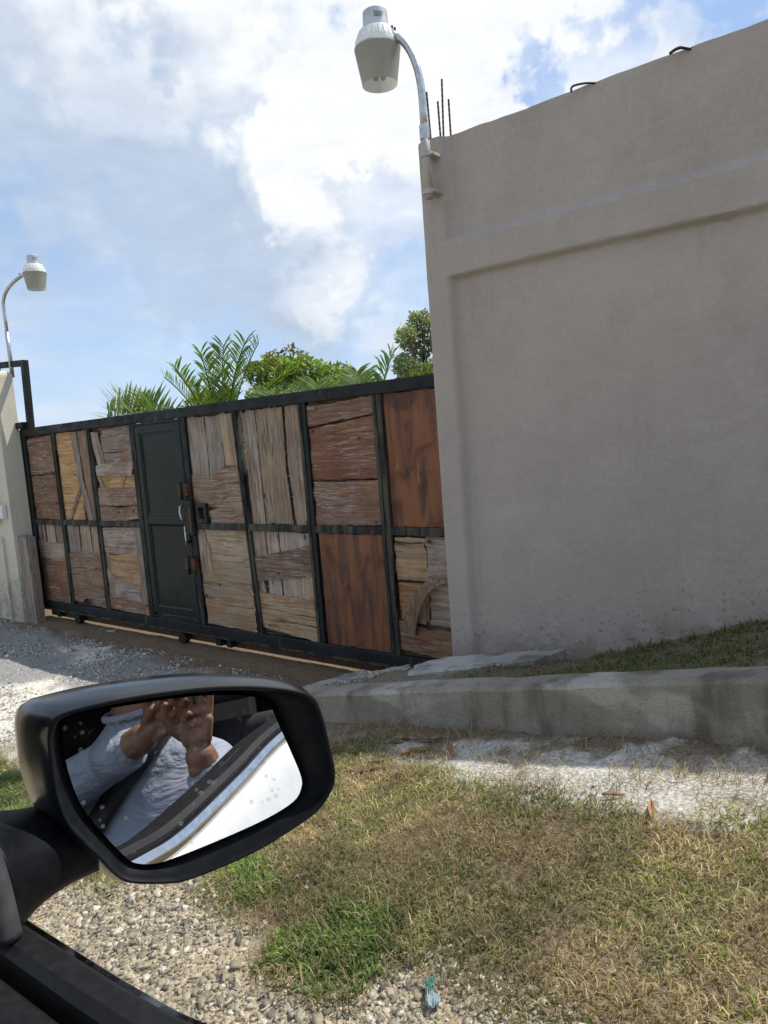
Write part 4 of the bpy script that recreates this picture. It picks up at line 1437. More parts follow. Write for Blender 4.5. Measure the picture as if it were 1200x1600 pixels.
bush = []
rb = random.Random(4)
for k in range(34):
    t = k / 33
    x = -9.0 + 2.6 * t + rb.uniform(-0.12, 0.12)
    top = 2.36 + 0.36 * math.exp(-((t - 0.62) / 0.30) ** 2)
    bush.append(((x, 7.5 + rb.uniform(-0.5, 0.5), top - rb.uniform(0.0, 0.75) - 0.12), rb.uniform(0.16, 0.30)))
make_tree('leafy_bush', -7.5, 7.5, bush, 15000, 0.075, [(0.12, 0.19, 0.04), (0.16, 0.23, 0.055), (0.10, 0.155, 0.035), (0.21, 0.25, 0.07)],
          'leafy green bush with brown seed pods behind the gate', 'bush', 0.07, 21,
          pods=[((-8.05, 7.4, 2.60), 0.08), ((-7.62, 7.4, 2.72), 0.10), ((-7.3, 7.4, 2.78), 0.10), ((-7.05, 7.4, 2.66), 0.09), ((-7.45, 7.3, 2.60), 0.08)])
tc = []
rt_ = random.Random(9)
for k in range(40):
    a = rt_.uniform(0, 2 * math.pi)
    h = rt_.random()
    rad = 1.05 * math.sin(math.pi * (0.12 + 0.80 * h)) ** 0.7
    q = rad * rt_.random() ** 0.5
    tc.append(((-10.7 + q * math.cos(a), 16 + q * math.sin(a), 2.3 + 2.1 * h), rt_.uniform(0.22, 0.40)))
make_tree('round_tree', -10.7, 16.0, tc, 14000, 0.10, [(0.16, 0.20, 0.115), (0.20, 0.24, 0.14), (0.24, 0.27, 0.17)],
          'distant round grey green tree partly hidden by the tall wall', 'tree', 0.16, 33)


# ---------------------------------------------------------------- grass, stones, litter
def blades(name, P, L, W, lean, az, col, mat, label):
    """Grass blades as tapered two-segment strips."""
    n = len(P)
    side = np.stack([-np.sin(az), np.cos(az), np.zeros(n)], 1)
    d = np.stack([np.cos(az), np.sin(az), np.zeros(n)], 1)
    l1, l2 = lean * 0.6, np.minimum(lean * 1.35, 1.75)
    upv = np.array((0, 0, 1.0))
    m = P + (d * np.sin(l1)[:, None] + upv * np.cos(l1)[:, None]) * (L * 0.5)[:, None]
    e = m + (d * np.sin(l2)[:, None] + upv * np.cos(l2)[:, None]) * (L * 0.5)[:, None]
    w = W[:, None] * side
    co = np.stack([P + w, P - w, m + w * 0.85, m - w * 0.85, e], 1).reshape(-1, 3)
    b = np.arange(n)[:, None] * 5
    f = np.concatenate([b + np.array([0, 1, 3]), b + np.array([0, 3, 2]), b + np.array([2, 3, 4])], 1).reshape(-1, 3)
    c = np.repeat(col, 5, 0)
    o = fast_mesh(name, co, f, c, mat)
    return tag(o, label, None, kind='stuff')


MAT['grass'] = leafmat('grass_blade', 0.35, 0.6)


def lawn():
    r = np.random.default_rng(3)
    n = 620000
    x = r.uniform(-4.0, 1.5, n)
    y = r.uniform(0.45, 2.2, n)
    keep = (x * 0.611 - y * -0.0 > -9)
    d = polydist(x, y, LAWN)
    lush = np.zeros(n)
    for p in LUSH:
        lush = np.maximum(lush, ss(-0.05, 0.06, polydist(x, y, p) + (fbm(x * 12, y * 12, 3) - 0.5) * 0.18))
    nn = fbm(x * 5, y * 5, 4)
    n2 = fbm(x * 15 + 7, y * 15, 3)
    dens = ss(-0.10, 0.05, d + (nn - 0.5) * 0.22) * (0.35 + 0.65 * ss(0.28, 0.52, n2 * 0.5 + nn * 0.5))
    dens = np.maximum(dens * 0.55, lush * 0.46)
    dens = dens * (1 - 0.5 * ss(0.3, 1.2, x))
    sel = r.random(n) < dens
    x, y, lush, nn, n2 = x[sel], y[sel], lush[sel], nn[sel], n2[sel]
    n = len(x)
    green = ss(0.40, 0.66, nn + 0.10 * (r.random(n) - 0.5)) * 0.55 + 0.10
    green = np.maximum(green, lush * 0.93)
    isg = r.random(n) < green
    L = np.where(isg, r.uniform(0.010, 0.026, n), r.uniform(0.012, 0.036, n)) * (1 + 0.85 * lush)
    broad = r.random(n) < 0.06
    W = np.where(isg, r.uniform(0.0010, 0.0020, n) * np.where(broad, 2.4, 1.0), r.uniform(0.0006, 0.0013, n)) * (1 + 0.5 * lush)
    lean = np.where(isg, r.uniform(0.3, 1.3, n), r.uniform(0.95, 1.55, n))
    az = r.uniform(0, 2 * np.pi, n)
    g1 = np.array([(0.105, 0.155, 0.035), (0.14, 0.175, 0.045), (0.19, 0.20, 0.065)])[r.integers(0, 3, n)]
    g2 = np.array([(0.14, 0.215, 0.06), (0.18, 0.245, 0.075), (0.22, 0.255, 0.10)])[r.integers(0, 3, n)]
    gcol_ = g1 * (1 - lush[:, None]) + g2 * lush[:, None]
    dcol = np.array([(0.33, 0.265, 0.145), (0.26, 0.195, 0.10), (0.40, 0.33, 0.20), (0.19, 0.135, 0.075), (0.145, 0.115, 0.065)])[r.integers(0, 5, n)]
    patch = fbm(x * 2.3 + 9, y * 2.3, 4)
    col = np.where(isg[:, None], gcol_, dcol) * (0.65 + 0.7 * r.random(n))[:, None] * (0.45 + 1.1 * n2)[:, None] * (0.72 + 0.62 * ss(0.3, 0.7, patch))[:, None]
    z = gz(x, y) + np.where(isg, -0.003, r.uniform(-0.003, 0.010, n))
    blades('grass', np.stack([x, y, z], 1), L, W, lean, az, col, MAT['grass'], 'short patchy lawn, straw dry with green tufts')


lawn()


def bank_weeds():
    r = np.random.default_rng(13)
    n = 26000
    x = r.uniform(-2.1, 1.2, n)
    y = r.uniform(2.33, 3.14, n)
    nn = fbm(x * 6, y * 6, 4)
    dens = 0.8 * ss(-1.8, -1.1, x + (nn - 0.5) * 0.8 + (2.7 - y) * 0.5) * ss(0.28, 0.5, nn)
    sel = r.random(n) < dens
    x, y, nn = x[sel], y[sel], nn[sel]
    n = len(x)
    isg = r.random(n) < 0.55
    L = r.uniform(0.008, 0.030, n) * (1 + 0.9 * ss(2.95, 3.1, y))
    W = np.where(isg, r.uniform(0.002, 0.0045, n), r.uniform(0.0008, 0.0016, n))
    col = np.where(isg[:, None], np.array((0.085, 0.115, 0.035)), np.array((0.17, 0.13, 0.075))) * (0.6 + 0.8 * r.random(n))[:, None]
    blades('weeds', np.stack([x, y, gz(x, y) - 0.002], 1), L, W, r.uniform(0.3, 1.4, n), r.uniform(0, 6.28, n), col, MAT['grass'], 'low dark weeds on the bank behind the kerb')


bank_weeds()


def scattered_straw():
    """Dead straw lying on the white cement patch and the driveway."""
    r = np.random.default_rng(23)
    n = 5200
    x = r.uniform(-2.4, 0.6, n)
    y = r.uniform(1.80, 2.21, n)
    nn = fbm(x * 7 + 2, y * 7, 3)
    sel = r.random(n) < ss(0.40, 0.62, nn)
    x, y = x[sel], y[sel]
    n = len(x)
    col = np.array([(0.30, 0.23, 0.12), (0.20, 0.14, 0.08), (0.38, 0.31, 0.19), (0.12, 0.08, 0.05)])[r.integers(0, 4, n)]
    blades('dead_straw', np.stack([x, y, gz(x, y) + r.uniform(0.001, 0.008, n)], 1), r.uniform(0.03, 0.09, n), r.uniform(0.0006, 0.0013, n), r.uniform(1.25, 1.5, n), r.uniform(0, 6.28, n), col, MAT['grass'], 'dead straw strewn over the white cement patch by the kerb')


scattered_straw()

ICO = None


def ico():
    bm = bmesh.new()
    bmesh.ops.create_cube(bm, size=1.5)
    bmesh.ops.triangulate(bm, faces=bm.faces)
    v = np.array([tuple(q.co) for q in bm.verts])
    f = np.array([[q.index for q in fa.verts] for fa in bm.faces])
    bm.free()
    return v, f


def stones(name, x, y, size, cols, label, seed, sink=0.3, flat=0.55, jag=0.38):
    r = np.random.default_rng(seed)
    V, F = ico()
    n = len(x)
    k = len(V)
    jit = 1 + r.uniform(-jag, jag, (n, k))
    v = V[None] * jit[..., None]
    sc = np.stack([r.uniform(0.7, 1.35, n), r.uniform(0.55, 1.0, n), r.uniform(flat * 0.6, flat * 1.3, n)], 1)
    v = v * sc[:, None, :]
    a = r.uniform(0, 6.283, n)
    tl = r.normal(0, 0.5, n)
    ca, sa = np.cos(a)[:, None], np.sin(a)[:, None]
    X = v[..., 0] * ca - v[..., 1] * sa
    Y = v[..., 0] * sa + v[..., 1] * ca
    Z = v[..., 2] + X * np.sin(tl)[:, None]
    v = np.stack([X, Y, Z], -1) * size[:, None, None]
    pos = np.stack([x, y, gz(x, y) + size * sc[:, 2] * (1 - 2 * sink) * 0.6], 1)
    co = (v + pos[:, None]).reshape(-1, 3)
    f = (F[None] + (np.arange(n) * k)[:, None, None]).reshape(-1, 3)
    c = np.array(cols)[r.integers(0, len(cols), n)] * (0.72 + 0.56 * r.random(n))[:, None]
    o = fast_mesh(name, co, f, np.repeat(c, k, 0), MAT['stone'])
    return tag(o, label, None, kind='stuff')


def stone_mat():
    m, t, p = newmat('stone_chips')
    a = t.new('ShaderNodeAttribute')
    a.attribute_name = 'tone'
    c = t.new('ShaderNodeTexCoord').outputs['Object']
    n = t.noise(c, 120, 4, 0.6)
    t.l.new(t.mix(t.step(n, 0.3, 0.7), t.mix(1.0, a.outputs['Color'], (0.75, 0.73, 0.70, 1), 'MULTIPLY'), a.outputs['Color']), p.inputs['Base Color'])
    p.inputs['Roughness'].default_value = 0.92
    p.inputs['Specular IOR Level'].default_value = 0.2
    t.l.new(t.bump(n, 0.5, 0.003), p.inputs['Normal'])
    return m


MAT['stone'] = stone_mat()
STONE = [(0.40, 0.345, 0.255), (0.47, 0.42, 0.33), (0.31, 0.26, 0.19), (0.42, 0.355, 0.25), (0.25, 0.225, 0.19), (0.54, 0.49, 0.395), (0.20, 0.175, 0.14)]


def gravel():
    r = np.random.default_rng(31)
    n = 115000
    x = r.uniform(-2.5, 0.1, n)
    y = r.uniform(0.45, 1.3, n)
    d = polydist(x, y, GRAVEL)
    nn = fbm(x * 8, y * 8, 3)
    sel = r.random(n) < np.clip(ss(-0.05, 0.05, d + (nn - 0.5) * 0.12), 0.02, 1) * (0.25 + 0.60 * ss(0.3, 0.6, nn))
    x, y = x[sel], y[sel]
    s = np.clip(r.lognormal(math.log(0.0027), 0.65, len(x)), 0.0011, 0.013)
    stones('gravel', x, y, s, STONE, 'loose pale angular gravel in front of the grass', 41, 0.35, 0.34)
    # larger chips
    n = 900
    x = r.uniform(-2.7, 0.1, n)
    y = r.uniform(0.5, 1.25, n)
    d = polydist(x, y, GRAVEL)
    sel = d + (fbm(x * 8, y * 8, 3) - 0.5) * 0.1 > -0.01
    x, y = x[sel], y[sel]
    stones('stone_chips', x, y, np.clip(r.lognormal(math.log(0.0085), 0.4, len(x)), 0.005, 0.022), STONE, 'bigger flat stone chips lying in the gravel', 43, 0.35, 0.4)
    # grit on the drive
    n = 42000
    x = r.uniform(-7.5, -2.2, n)
    y = r.uniform(1.2, 3.2, n)
    nn = fbm(x * 3, y * 3, 4)
    sel = r.random(n) < ss(0.40, 0.68, nn)
    x, y = x[sel], y[sel]
    stones('driveway_grit', x, y, np.clip(r.lognormal(math.log(0.0045), 0.5, len(x)), 0.002, 0.016), [(0.52, 0.49, 0.43), (0.36, 0.35, 0.34), (0.27, 0.27, 0.27), (0.60, 0.57, 0.50)], 'grey and chalky grit worn into the driveway before the gate', 47)


gravel()


def dry_leaf(x, y, L, az, curl, label):
    v, f = [], []
    n = 8
    z0 = float(gz(x, y)) + 0.006
    ca, sa = math.cos(az), math.sin(az)
    for i in range(n + 1):
        t = i / n
        w = L * 0.16 * math.sin(math.pi * (0.05 + 0.93 * t)) ** 0.8
        for s in (-1, -0.3, 0.3, 1):
            a = (t - 0.5) * L
            b = s * w * (1 - 0.3 * curl * abs(s))
            z = z0 + curl * L * 0.12 * s * s + 0.05 * L * math.sin(t * 3)
            v.append((x + a * ca - b * sa, y + a * sa + b * ca, z))
    for i in range(n):
        for k in range(3):
            q = 4 * i + k
            f.append((q, q + 1, q + 5, q + 4))
    o = obj('dry_leaf', v, f, MAT['dry'], None, smooth=True, origin=(x, y, z0))
    m = o.modifiers.new('thick', 'SOLIDIFY')
    m.thickness = 0.0012
    tag(o, label, 'dry leaf', 'dry leaves on the ground')


dry_leaf(-1.37, 2.00, 0.11, 2.2, 1.0, 'curled brown leaf at the left end of the white cement patch')
dry_leaf(-1.50, 1.97, 0.10, 0.9, 1.2, 'long brown husk lying left of the curled leaf near the kerb')
dry_leaf(-0.61, 1.775, 0.085, 1.9, 1.2, 'pale dry leaf standing in the lawn below the white patch')
dry_leaf(-0.73, 1.83, 0.06, 0.4, 1.0, 'small dry leaf on the lower edge of the white patch')
dry_leaf(-0.95, 2.16, 0.05, 1.1, 0.8, 'tiny dry leaf lying against the foot of the kerb')


def stick(a, b, r0_, label):
    a, b = Vector((*a, float(gz(*a)) + r0_ * 1.2)), Vector((*b, float(gz(*b)) + r0_ * 1.4))
    pts = [a.lerp(b, t) + Vector((random.uniform(-.006, .006), random.uniform(-.006, .006), 0.003 * math.sin(t * 9))) for t in (0, .2, .4, .6, .8, 1)]
    o = tube('stick', pts, [r0_, r0_ * 1.1, r0_, r0_ * 0.9, r0_ * 0.8, r0_ * 0.5], MAT['stick'], None, 7, True, origin=tuple(a))
    tag(o, label, 'stick', 'dead sticks in front of the kerb')


stick((-1.66, 2.06), (-1.43, 2.10), 0.008, 'thick dark stick lying closest to the kerb')
stick((-1.68, 2.03), (-1.49, 2.085), 0.006, 'thin stick just in front of the thick dark one')
stick((-1.64, 1.87), (-1.47, 2.02), 0.005, 'reddish twig slanting over the grass edge')
stick((-1.70, 1.80), (-1.54, 1.865), 0.005, 'pale twig lying lowest in the grass')


def wrapper():
    """Crumpled plastic wrapper: pale blue with a green end."""
    n, mcol = 22, 12
    r = np.random.default_rng(2)
    v, f = [], []
    for i in range(n):
        for j in range(mcol):
            t, s = i / (n - 1), j / (mcol - 1) - 0.5
            w = 0.018 + 0.008 * math.sin(t * 7)
            x = -0.785 - 0.050 * t + s * w + 0.004 * math.sin(9 * t)
            y = 1.03 + 0.058 * t + s * w * 0.5
            z = float(gz(x, y)) + 0.006 + 0.022 * float(fbm(np.array(t * 6.0 + s * 2), np.array(s * 9.0 + 4), 3)) + 0.004 * math.cos(s * 30)
            v.append((x, y, z))
    for i in range(n - 1):
        for j in range(mcol - 1):
            q = i * mcol + j
            f.append((q, q + 1, q + mcol + 1, q + mcol))
    m, t, p = newmat('wrapper_plastic')
    c = t.new('ShaderNodeTexCoord').outputs['Object']
    sx = t.new('ShaderNodeSeparateXYZ')
    t.l.new(c, sx.inputs[0])
    col = t.mix(t.step(sx.outputs[1], 0.038, 0.046), (0.28, 0.35, 0.38, 1), (0.05, 0.17, 0.11, 1))
    col = t.mix(t.step(t.noise(c, 60, 3), 0.52, 0.6, 0, 0.7), col, (0.10, 0.30, 0.42, 1))
    t.l.new(col, p.inputs['Base Color'])
    p.inputs['Roughness'].default_value = 0.3
    o = obj('plastic_wrapper', v, f, m, None, smooth=True, origin=(-0.775, 1.02, float(gz(-0.775, 1.02))))
    sm = o.modifiers.new('thick', 'SOLIDIFY')
    sm.thickness = 0.0008
    tag(o, 'crumpled pale blue and green plastic wrapper in the gravel', 'wrapper')


wrapper()

# ---------------------------------------------------------------- the car the picture is taken from
MAT['car_white'] = plain('white_car_paint', (0.74, 0.74, 0.74), (0.80, 0.80, 0.80), 0.25, 30, coat=0.6)
MAT['gloss_black'] = plain('gloss_black_paint', (0.007, 0.009, 0.012), (0.011, 0.014, 0.019), 0.2, 6, coat=0.12, rvar=0.05, spec=0.25)
MAT['satin_black'] = plain('satin_black_trim', (0.005, 0.006, 0.0075), (0.009, 0.010, 0.012), 0.45, 60, bump=0.06, bscale=300, bdist=0.001, spec=0.1)
MAT['navy_trim'] = plain('dark_navy_door_trim', (0.022, 0.027, 0.036), (0.032, 0.038, 0.048), 0.4, 25, bump=0.05, bscale=400, bdist=0.001, spec=0.3)
MAT['rubber'] = plain('window_rubber', (0.007, 0.007, 0.008), (0.013, 0.013, 0.014), 0.6, 80, spec=0.2)
MAT['grey_rubber'] = plain('faded_grey_rubber', (0.035, 0.037, 0.040), (0.055, 0.058, 0.062), 0.65, 60)
MAT['chrome'] = plain('chrome_strip', (0.62, 0.63, 0.65), (0.70, 0.71, 0.73), 0.14, 40, metal=1.0, rvar=0.05)
MAT['fabric'] = plain('dark_seat_fabric', (0.020, 0.020, 0.022), (0.034, 0.034, 0.036), 0.9, 90, bump=0.2, bscale=500, bdist=0.001)
MAT['beige'] = plain('beige_pillar_trim', (0.30, 0.29, 0.26), (0.34, 0.33, 0.30), 0.7, 30)


def mirror_mat():
    m, t, p = newmat('mirror_glass')
    c = coords(t, False)
    p.inputs['Base Color'].default_value = (0.86, 0.88, 0.89, 1)
    p.inputs['Metallic'].default_value = 1.0
    p.inputs['Roughness'].default_value = 0.0
    # dried water spots and dust
    v = t.new('ShaderNodeTexVoronoi')
    v.inputs['Scale'].default_value = 130
    v.inputs['Randomness'].default_value = 1.0
    t.l.new(c, v.inputs['Vector'])
    spot = t.step(v.outputs['Distance'], 0.20, 0.30, 1.0, 0.0)
    sel = t.step(t.noise(c, 38, 2), 0.48, 0.56)
    f = t.math('MULTIPLY', t.math('MULTIPLY', spot, sel), 0.34)
    f = t.math('ADD', f, t.step(t.noise(c, 30, 6, 0.7), 0.45, 0.8, 0.0, 0.05))
    df = t.new('ShaderNodeBsdfDiffuse')
    df.inputs['Color'].default_value = (0.36, 0.36, 0.36, 1)
    ms = t.new('ShaderNodeMixShader')
    t.l.new(f, ms.inputs[0])
    t.l.new(p.outputs[0], ms.inputs[1])
    t.l.new(df.outputs[0], ms.inputs[2])
    t.l.new(ms.outputs[0], m.node_tree.nodes['Material Output'].inputs['Surface'])
    return m


MAT['mirror'] = mirror_mat()
car = thing('car', (0.4, -0.5, float(ground_z(0.4, -0.5))), 'car with white door and black wing mirror seen from its open window', 'car')

E1 = Vector((0.570, 0.810, -0.139)).normalized()
NN = Vector((-0.818, 0.543, -0.191)).normalized()
E2 = E1.cross(NN).normalized()
if E2.z < 0:
    E2 = -E2
MC = Vector((-0.509, 0.355, 1.221))
RIM = [(-112.4, 40.4), (-112.5, 50.9), (-109.6, 58.5), (-98.7, 64.4), (-60.0, 72.5), (-12.3, 78.2), (27.7, 80.1), (64.0, 78.2), (90.7, 73.4), (103.0, 66.4), (110.0, 51.7),
       (117.1, 25.3), (122.0, 1.7), (118.9, -13.5), (105.5, -30.3), (79.3, -45.6), (53.8, -58.0), (26.5, -67.5), (-2.5, -75.2), (-21.5, -75.5), (-44.9, -72.4), (-56.6, -66.1),
       (-70.8, -50.8), (-85.0, -35.7), (-96.8, -20.9), (-104.4, -1.9), (-109.5, 21.6)]
GLASS = [(-103.3, 44.6), (-104.2, 54.0), (-96.2, 59.6), (-63.2, 64.1), (-12.0, 70.0), (27.9, 71.0), (55.1, 67.4), (65.7, 60.1), (72.5, 45.7), (84.9, 19.4), (93.9, -1.5),
         (94.6, -11.7), (88.1, -22.6), (66.2, -34.5), (30.9, -47.4), (-7.8, -59.3), (-26.6, -63.3), (-40.7, -61.9), (-50.1, -56.3), (-71.7, -32.3), (-86.1, -12.6), (-96.1, 11.4), (-101.1, 30.4)]


def mp(u, v, w=0.0, off=(0, 0, 0)):
    """Point from mirror-plane coordinates in metres; w is depth behind the glass."""
    return MC + E1 * u + E2 * v + NN * w + Vector(off)


def resample(pts, n):
    """Closed outline resampled by angle about its centre so two outlines can be bridged."""
    pts = np.array(pts)
    c = np.array((0.0, 0.0))
    ang = np.unwrap(np.arctan2(pts[:, 1] - c[1], pts[:, 0] - c[0]))
    if ang[-1] < ang[0]:
        pts, ang = pts[::-1], ang[::-1]
    a0 = ang[0]
    A = np.concatenate([ang, [a0 + 2 * np.pi]])
    P = np.concatenate([pts, pts[:1]])
    q = a0 + 2 * np.pi * np.arange(n) / n
    out = np.stack([np.interp(q, A, P[:, 0]), np.interp(q, A, P[:, 1])], 1)
    k = int(round(((math.pi / 2 - a0) % (2 * math.pi)) / (2 * math.pi) * n))
    return np.roll(out, -k, 0)


def side_mirror():
    n = 144
    rim = resample(catmull([np.array(p) / 1000 for p in RIM], 8), n)
    gl = resample(catmull([np.array(p) / 1000 for p in GLASS], 8), n)
    hs = box('side_mirror', -0.62, -0.60, 0.30, 0.32, 1.16, 1.18, MAT['gloss_black'], car)   # inner mount block inside the shell

    def rings(name, rs, mat, close_last, close_first=False):
        v, f = [], []
        for r_ in rs:
            v += [tuple(p) for p in r_]
        for i in range(len(rs) - 1):
            for k in range(n):
                k2 = (k + 1) % n
                f.append((i * n + k, i * n + k2, (i + 1) * n + k2, (i + 1) * n + k))
        if close_last:
            f.append(tuple(range((len(rs) - 1) * n, len(rs) * n)))
        if close_first:
            f.append(tuple(range(n - 1, -1, -1)))
        return fixn(obj(name, v, f, mat, hs, smooth=True))
    F = Vector((-1.0, 0.06, -0.06))
    sc = []
    for s, sv, o, w in ((1.000, 1.00, 0.000, -0.011), (1.012, 1.015, 0.004, -0.010), (1.03, 1.055, 0.012, -0.006), (1.04, 1.07, 0.030, 0.0), (1.03, 1.05, 0.055, 0.0), (0.96, 0.97, 0.080, 0.0),
                        (0.82, 0.83, 0.100, 0.0), (0.55, 0.58, 0.116, 0.0), (0.2, 0.22, 0.124, 0.0)):
        sc.append([mp(p[0] * s, p[1] * sv, w, F * o) for p in rim])
    rings('housing', sc, MAT['gloss_black'], True)
    # rounded lip and the sloping inner wall round the glass
    lip = [[mp(p[0], p[1], -0.011) for p in rim], [mp(p[0] * 0.988, p[1] * 0.982, -0.0135) for p in rim], [mp(p[0] * 0.972, p[1] * 0.960, -0.012) for p in rim],
           [mp(p[0] * 0.965, p[1] * 0.950, -0.006) for p in rim], [mp(*(0.55 * p * 0.96 + 0.45 * q * 1.02), 0.004) for p, q in zip(rim, gl)], [mp(*(q * 1.015), 0.006) for q in gl], [mp(*(q * 1.012), 0.012) for q in gl]]
    rings('bezel', lip, MAT['satin_black'], False)
    gv = [tuple(mp(p[0], p[1], 0.002)) for p in gl]
    g_ = obj('mirror_glass', gv, [tuple(range(n))], MAT['mirror'], hs)
    rings('glass_back', [[mp(p[0], p[1], 0.0022) for p in gl], [mp(p[0], p[1], 0.006) for p in gl]], MAT['satin_black'], True)
    # arm to the door
    secs = [(0.345, -0.585, 1.176, 0.045, 0.022), (0.305, -0.598, 1.176, 0.050, 0.024), (0.270, -0.604, 1.179, 0.050, 0.028), (0.240, -0.606, 1.182, 0.056, 0.036), (0.216, -0.606, 1.182, 0.066, 0.048)]
    secs = catmull([np.array(s) for s in secs], 5, False)
    v, f = [], []
    m = 28
    for (y, x, z, ax, az) in secs:
        for k in range(m):
            a = 2 * math.pi * k / m
            e = 0.75
            v.append((x + ax * math.copysign(abs(math.cos(a)) ** e, math.cos(a)), y, z + az * math.copysign(abs(math.sin(a)) ** e, math.sin(a))))
    for i in range(len(secs) - 1):
        for k in range(m):
            k2 = (k + 1) % m
            f.append((i * m + k, i * m + k2, (i + 1) * m + k2, (i + 1) * m + k))
    f += [tuple(range(m)), tuple(range(len(v) - 1, len(v) - m - 1, -1))]
    fixn(obj('arm', v, f, MAT['satin_black'], hs, smooth=True))
    return hs


side_mirror()

SX = [-0.80, -0.60, -0.50, -0.414, -0.34, -0.20, -0.05, 0.30, 0.80, 1.50]
SZ = [1.156, 1.160, 1.164, 1.169, 1.179, 1.218, 1.262, 1.33, 1.39, 1.44]
_sp = catmull([np.array((a, b)) for a, b in zip(SX, SZ)], 8, False)


def sill(name, prof, mat, parent, smooth=True):
    """Strip lofted along the window sill; prof = (y, height below the sill line)."""
    v, f = [], []
    m = len(prof)
    for x, z in _sp:
        v += [(x, y, z + dz) for y, dz in prof]
    for i in range(len(_sp) - 1):
        for k in range(m - 1):
            a = i * m + k
            f.append((a, a + m, a + m + 1, a + 1))
    o = fixn(obj(name, v, f, mat, parent, smooth=smooth))
    md = o.modifiers.new('edge', 'EDGE_SPLIT')
    md.split_angle = math.radians(35)
    return o


dr = sill('door', [(0.2372, -0.0285), (0.244, -0.033), (0.254, -0.055), (0.268, -0.10), (0.285, -0.20), (0.290, -0.33), (0.280, -0.48), (0.25, -0.60)], MAT['car_white'], car)
dr['label'] = 'white sunlit door skin below the window strip'
sill('window_strip', [(0.2265, -0.020), (0.2275, -0.012), (0.233, -0.012), (0.2385, -0.019), (0.2385, -0.026), (0.236, -0.030)], MAT['chrome'], dr)
sill('outer_weatherstrip', [(0.197, -0.05), (0.199, -0.006), (0.205, 0.0), (0.219, -0.001), (0.2255, -0.007), (0.2260, -0.024)], MAT['rubber'], dr)
sill('inner_weatherstrip', [(0.164, -0.026), (0.167, -0.014), (0.174, -0.009), (0.187, -0.010), (0.192, -0.016), (0.193, -0.05)], MAT['rubber'], dr)
sill('door_card', [(0.10, -0.62), (0.112, -0.30), (0.118, -0.12), (0.130, -0.062), (0.146, -0.038), (0.158, -0.029), (0.1635, -0.030), (0.1635, -0.05)], MAT['navy_trim'], dr)
# corner piece between mirror and window, with the faded window channel on its edge
edge = [(-0.566, 1.236), (-0.553, 1.219), (-0.5435, 1.196), (-0.536, 1.1625)]
pts = [(-0.95, 1.236)] + edge + [(-0.60, 1.14), (-0.95, 1.14)]
prism_xz('corner_panel', pts, 0.196, 0.215, MAT['satin_black'], dr)
tube('window_channel', [(x + 0.003, 0.205, z) for x, z in catmull([np.array(e) for e in edge], 5, False)], 0.0105, MAT['grey_rubber'], dr, 10)
tube('windscreen_pillar', [(-0.95, 0.22, 1.16), (-0.80, 0.215, 1.25), (-0.60, 0.17, 1.44), (-0.42, 0.10, 1.60), (-0.22, 0.035, 1.71)], 0.035, MAT['satin_black'], car, 12)
rf = box('roof', -0.42, 1.75, -1.28, 0.035, 1.705, 1.745, MAT['car_white'], car, 0.012)  # unseen roof for shade inside; edge set inboard so sun reaches the chest
box('headliner', -0.40, 1.73, -1.26, 0.015, 1.698, 1.7045, MAT['fabric'], rf)
db = box('dashboard_light_block', -1.15, -0.62, -1.25, 0.09, 0.80, 1.10, MAT['fabric'], car, 0.03)  # unseen box added to cut the light coming in from the front
box('floor_light_block', -1.2, 1.75, -1.28, 0.10, 0.60, 0.64, MAT['fabric'], car)  # unseen sheet added to stop light bouncing up from the ground
box('far_side_light_block', -0.3, 1.75, -1.30, -1.27, 0.60, 1.70, MAT['fabric'], car)  # dark panel without windows, added to keep bright sky out of the mirror
box('rear_light_block', 1.72, 1.76, -1.26, 0.05, 0.64, 1.70, MAT['fabric'], car)  # closed dark panel added so the reflected interior stays black
box('rear_pillar_trim', 1.45, 1.50, -0.80, -0.60, 0.70, 1.69, MAT['beige'], car, 0.01)
tube('centre_pillar', [(0.78, 0.185, 1.33), (0.76, 0.13, 1.5), (0.74, 0.03, 1.71)], 0.04, MAT['satin_black'], car, 10)


def soft_box(name, x0, x1, y0, y1, z0, z1, b, mat, parent, shear=0.0):
    o = box(name, x0, x1, y0, y1, z0, z1, mat, parent)
    bev(o, b, 5)
    for vv in o.data.vertices:
        vv.co.x += shear * (vv.co.z + root_loc(parent).z - z0)
    o.data.polygons.foreach_set('use_smooth', [True] * len(o.data.polygons))
    return o


st = soft_box('front_seat', 0.43, 0.55, -0.47, 0.035, 0.72, 1.30, 0.045, MAT['fabric'], car, 0.14)
soft_box('headrest', 0.50, 0.59, -0.34, -0.09, 1.34, 1.53, 0.035, MAT['fabric'], st, 0.1)
soft_box('seat_cushion', -0.02, 0.52, -0.46, 0.03, 0.64, 0.78, 0.04, MAT['fabric'], st)

# ---------------------------------------------------------------- the person holding the phone
MAT['skin'] = plain('warm_brown_skin', (0.25, 0.125, 0.078), (0.32, 0.165, 0.105), 0.5, 22, bump=0.15, bscale=160, bdist=0.0015)
MAT['hair'] = plain('black_hair', (0.010, 0.008, 0.007), (0.022, 0.018, 0.016), 0.5, 60)


def shirt_mat():
    m, t, p = newmat('pale_shirt_cloth')
    c = coords(t, False)
    t.l.new(t.mix(t.step(t.noise(c, 9, 3), 0.3, 0.7), (0.33, 0.37, 0.46, 1), (0.39, 0.42, 0.51, 1)), p.inputs['Base Color'])
    p.inputs['Roughness'].default_value = 0.85
    h = t.noise(t.map(c, (9, 9, 16), (0, 0, 0), (0.3, 0.5, 0.2)), 1.0, 4, 0.55, 1.2)
    t.l.new(t.bump(h, 0.8, 0.02), p.inputs['Normal'])
    return m


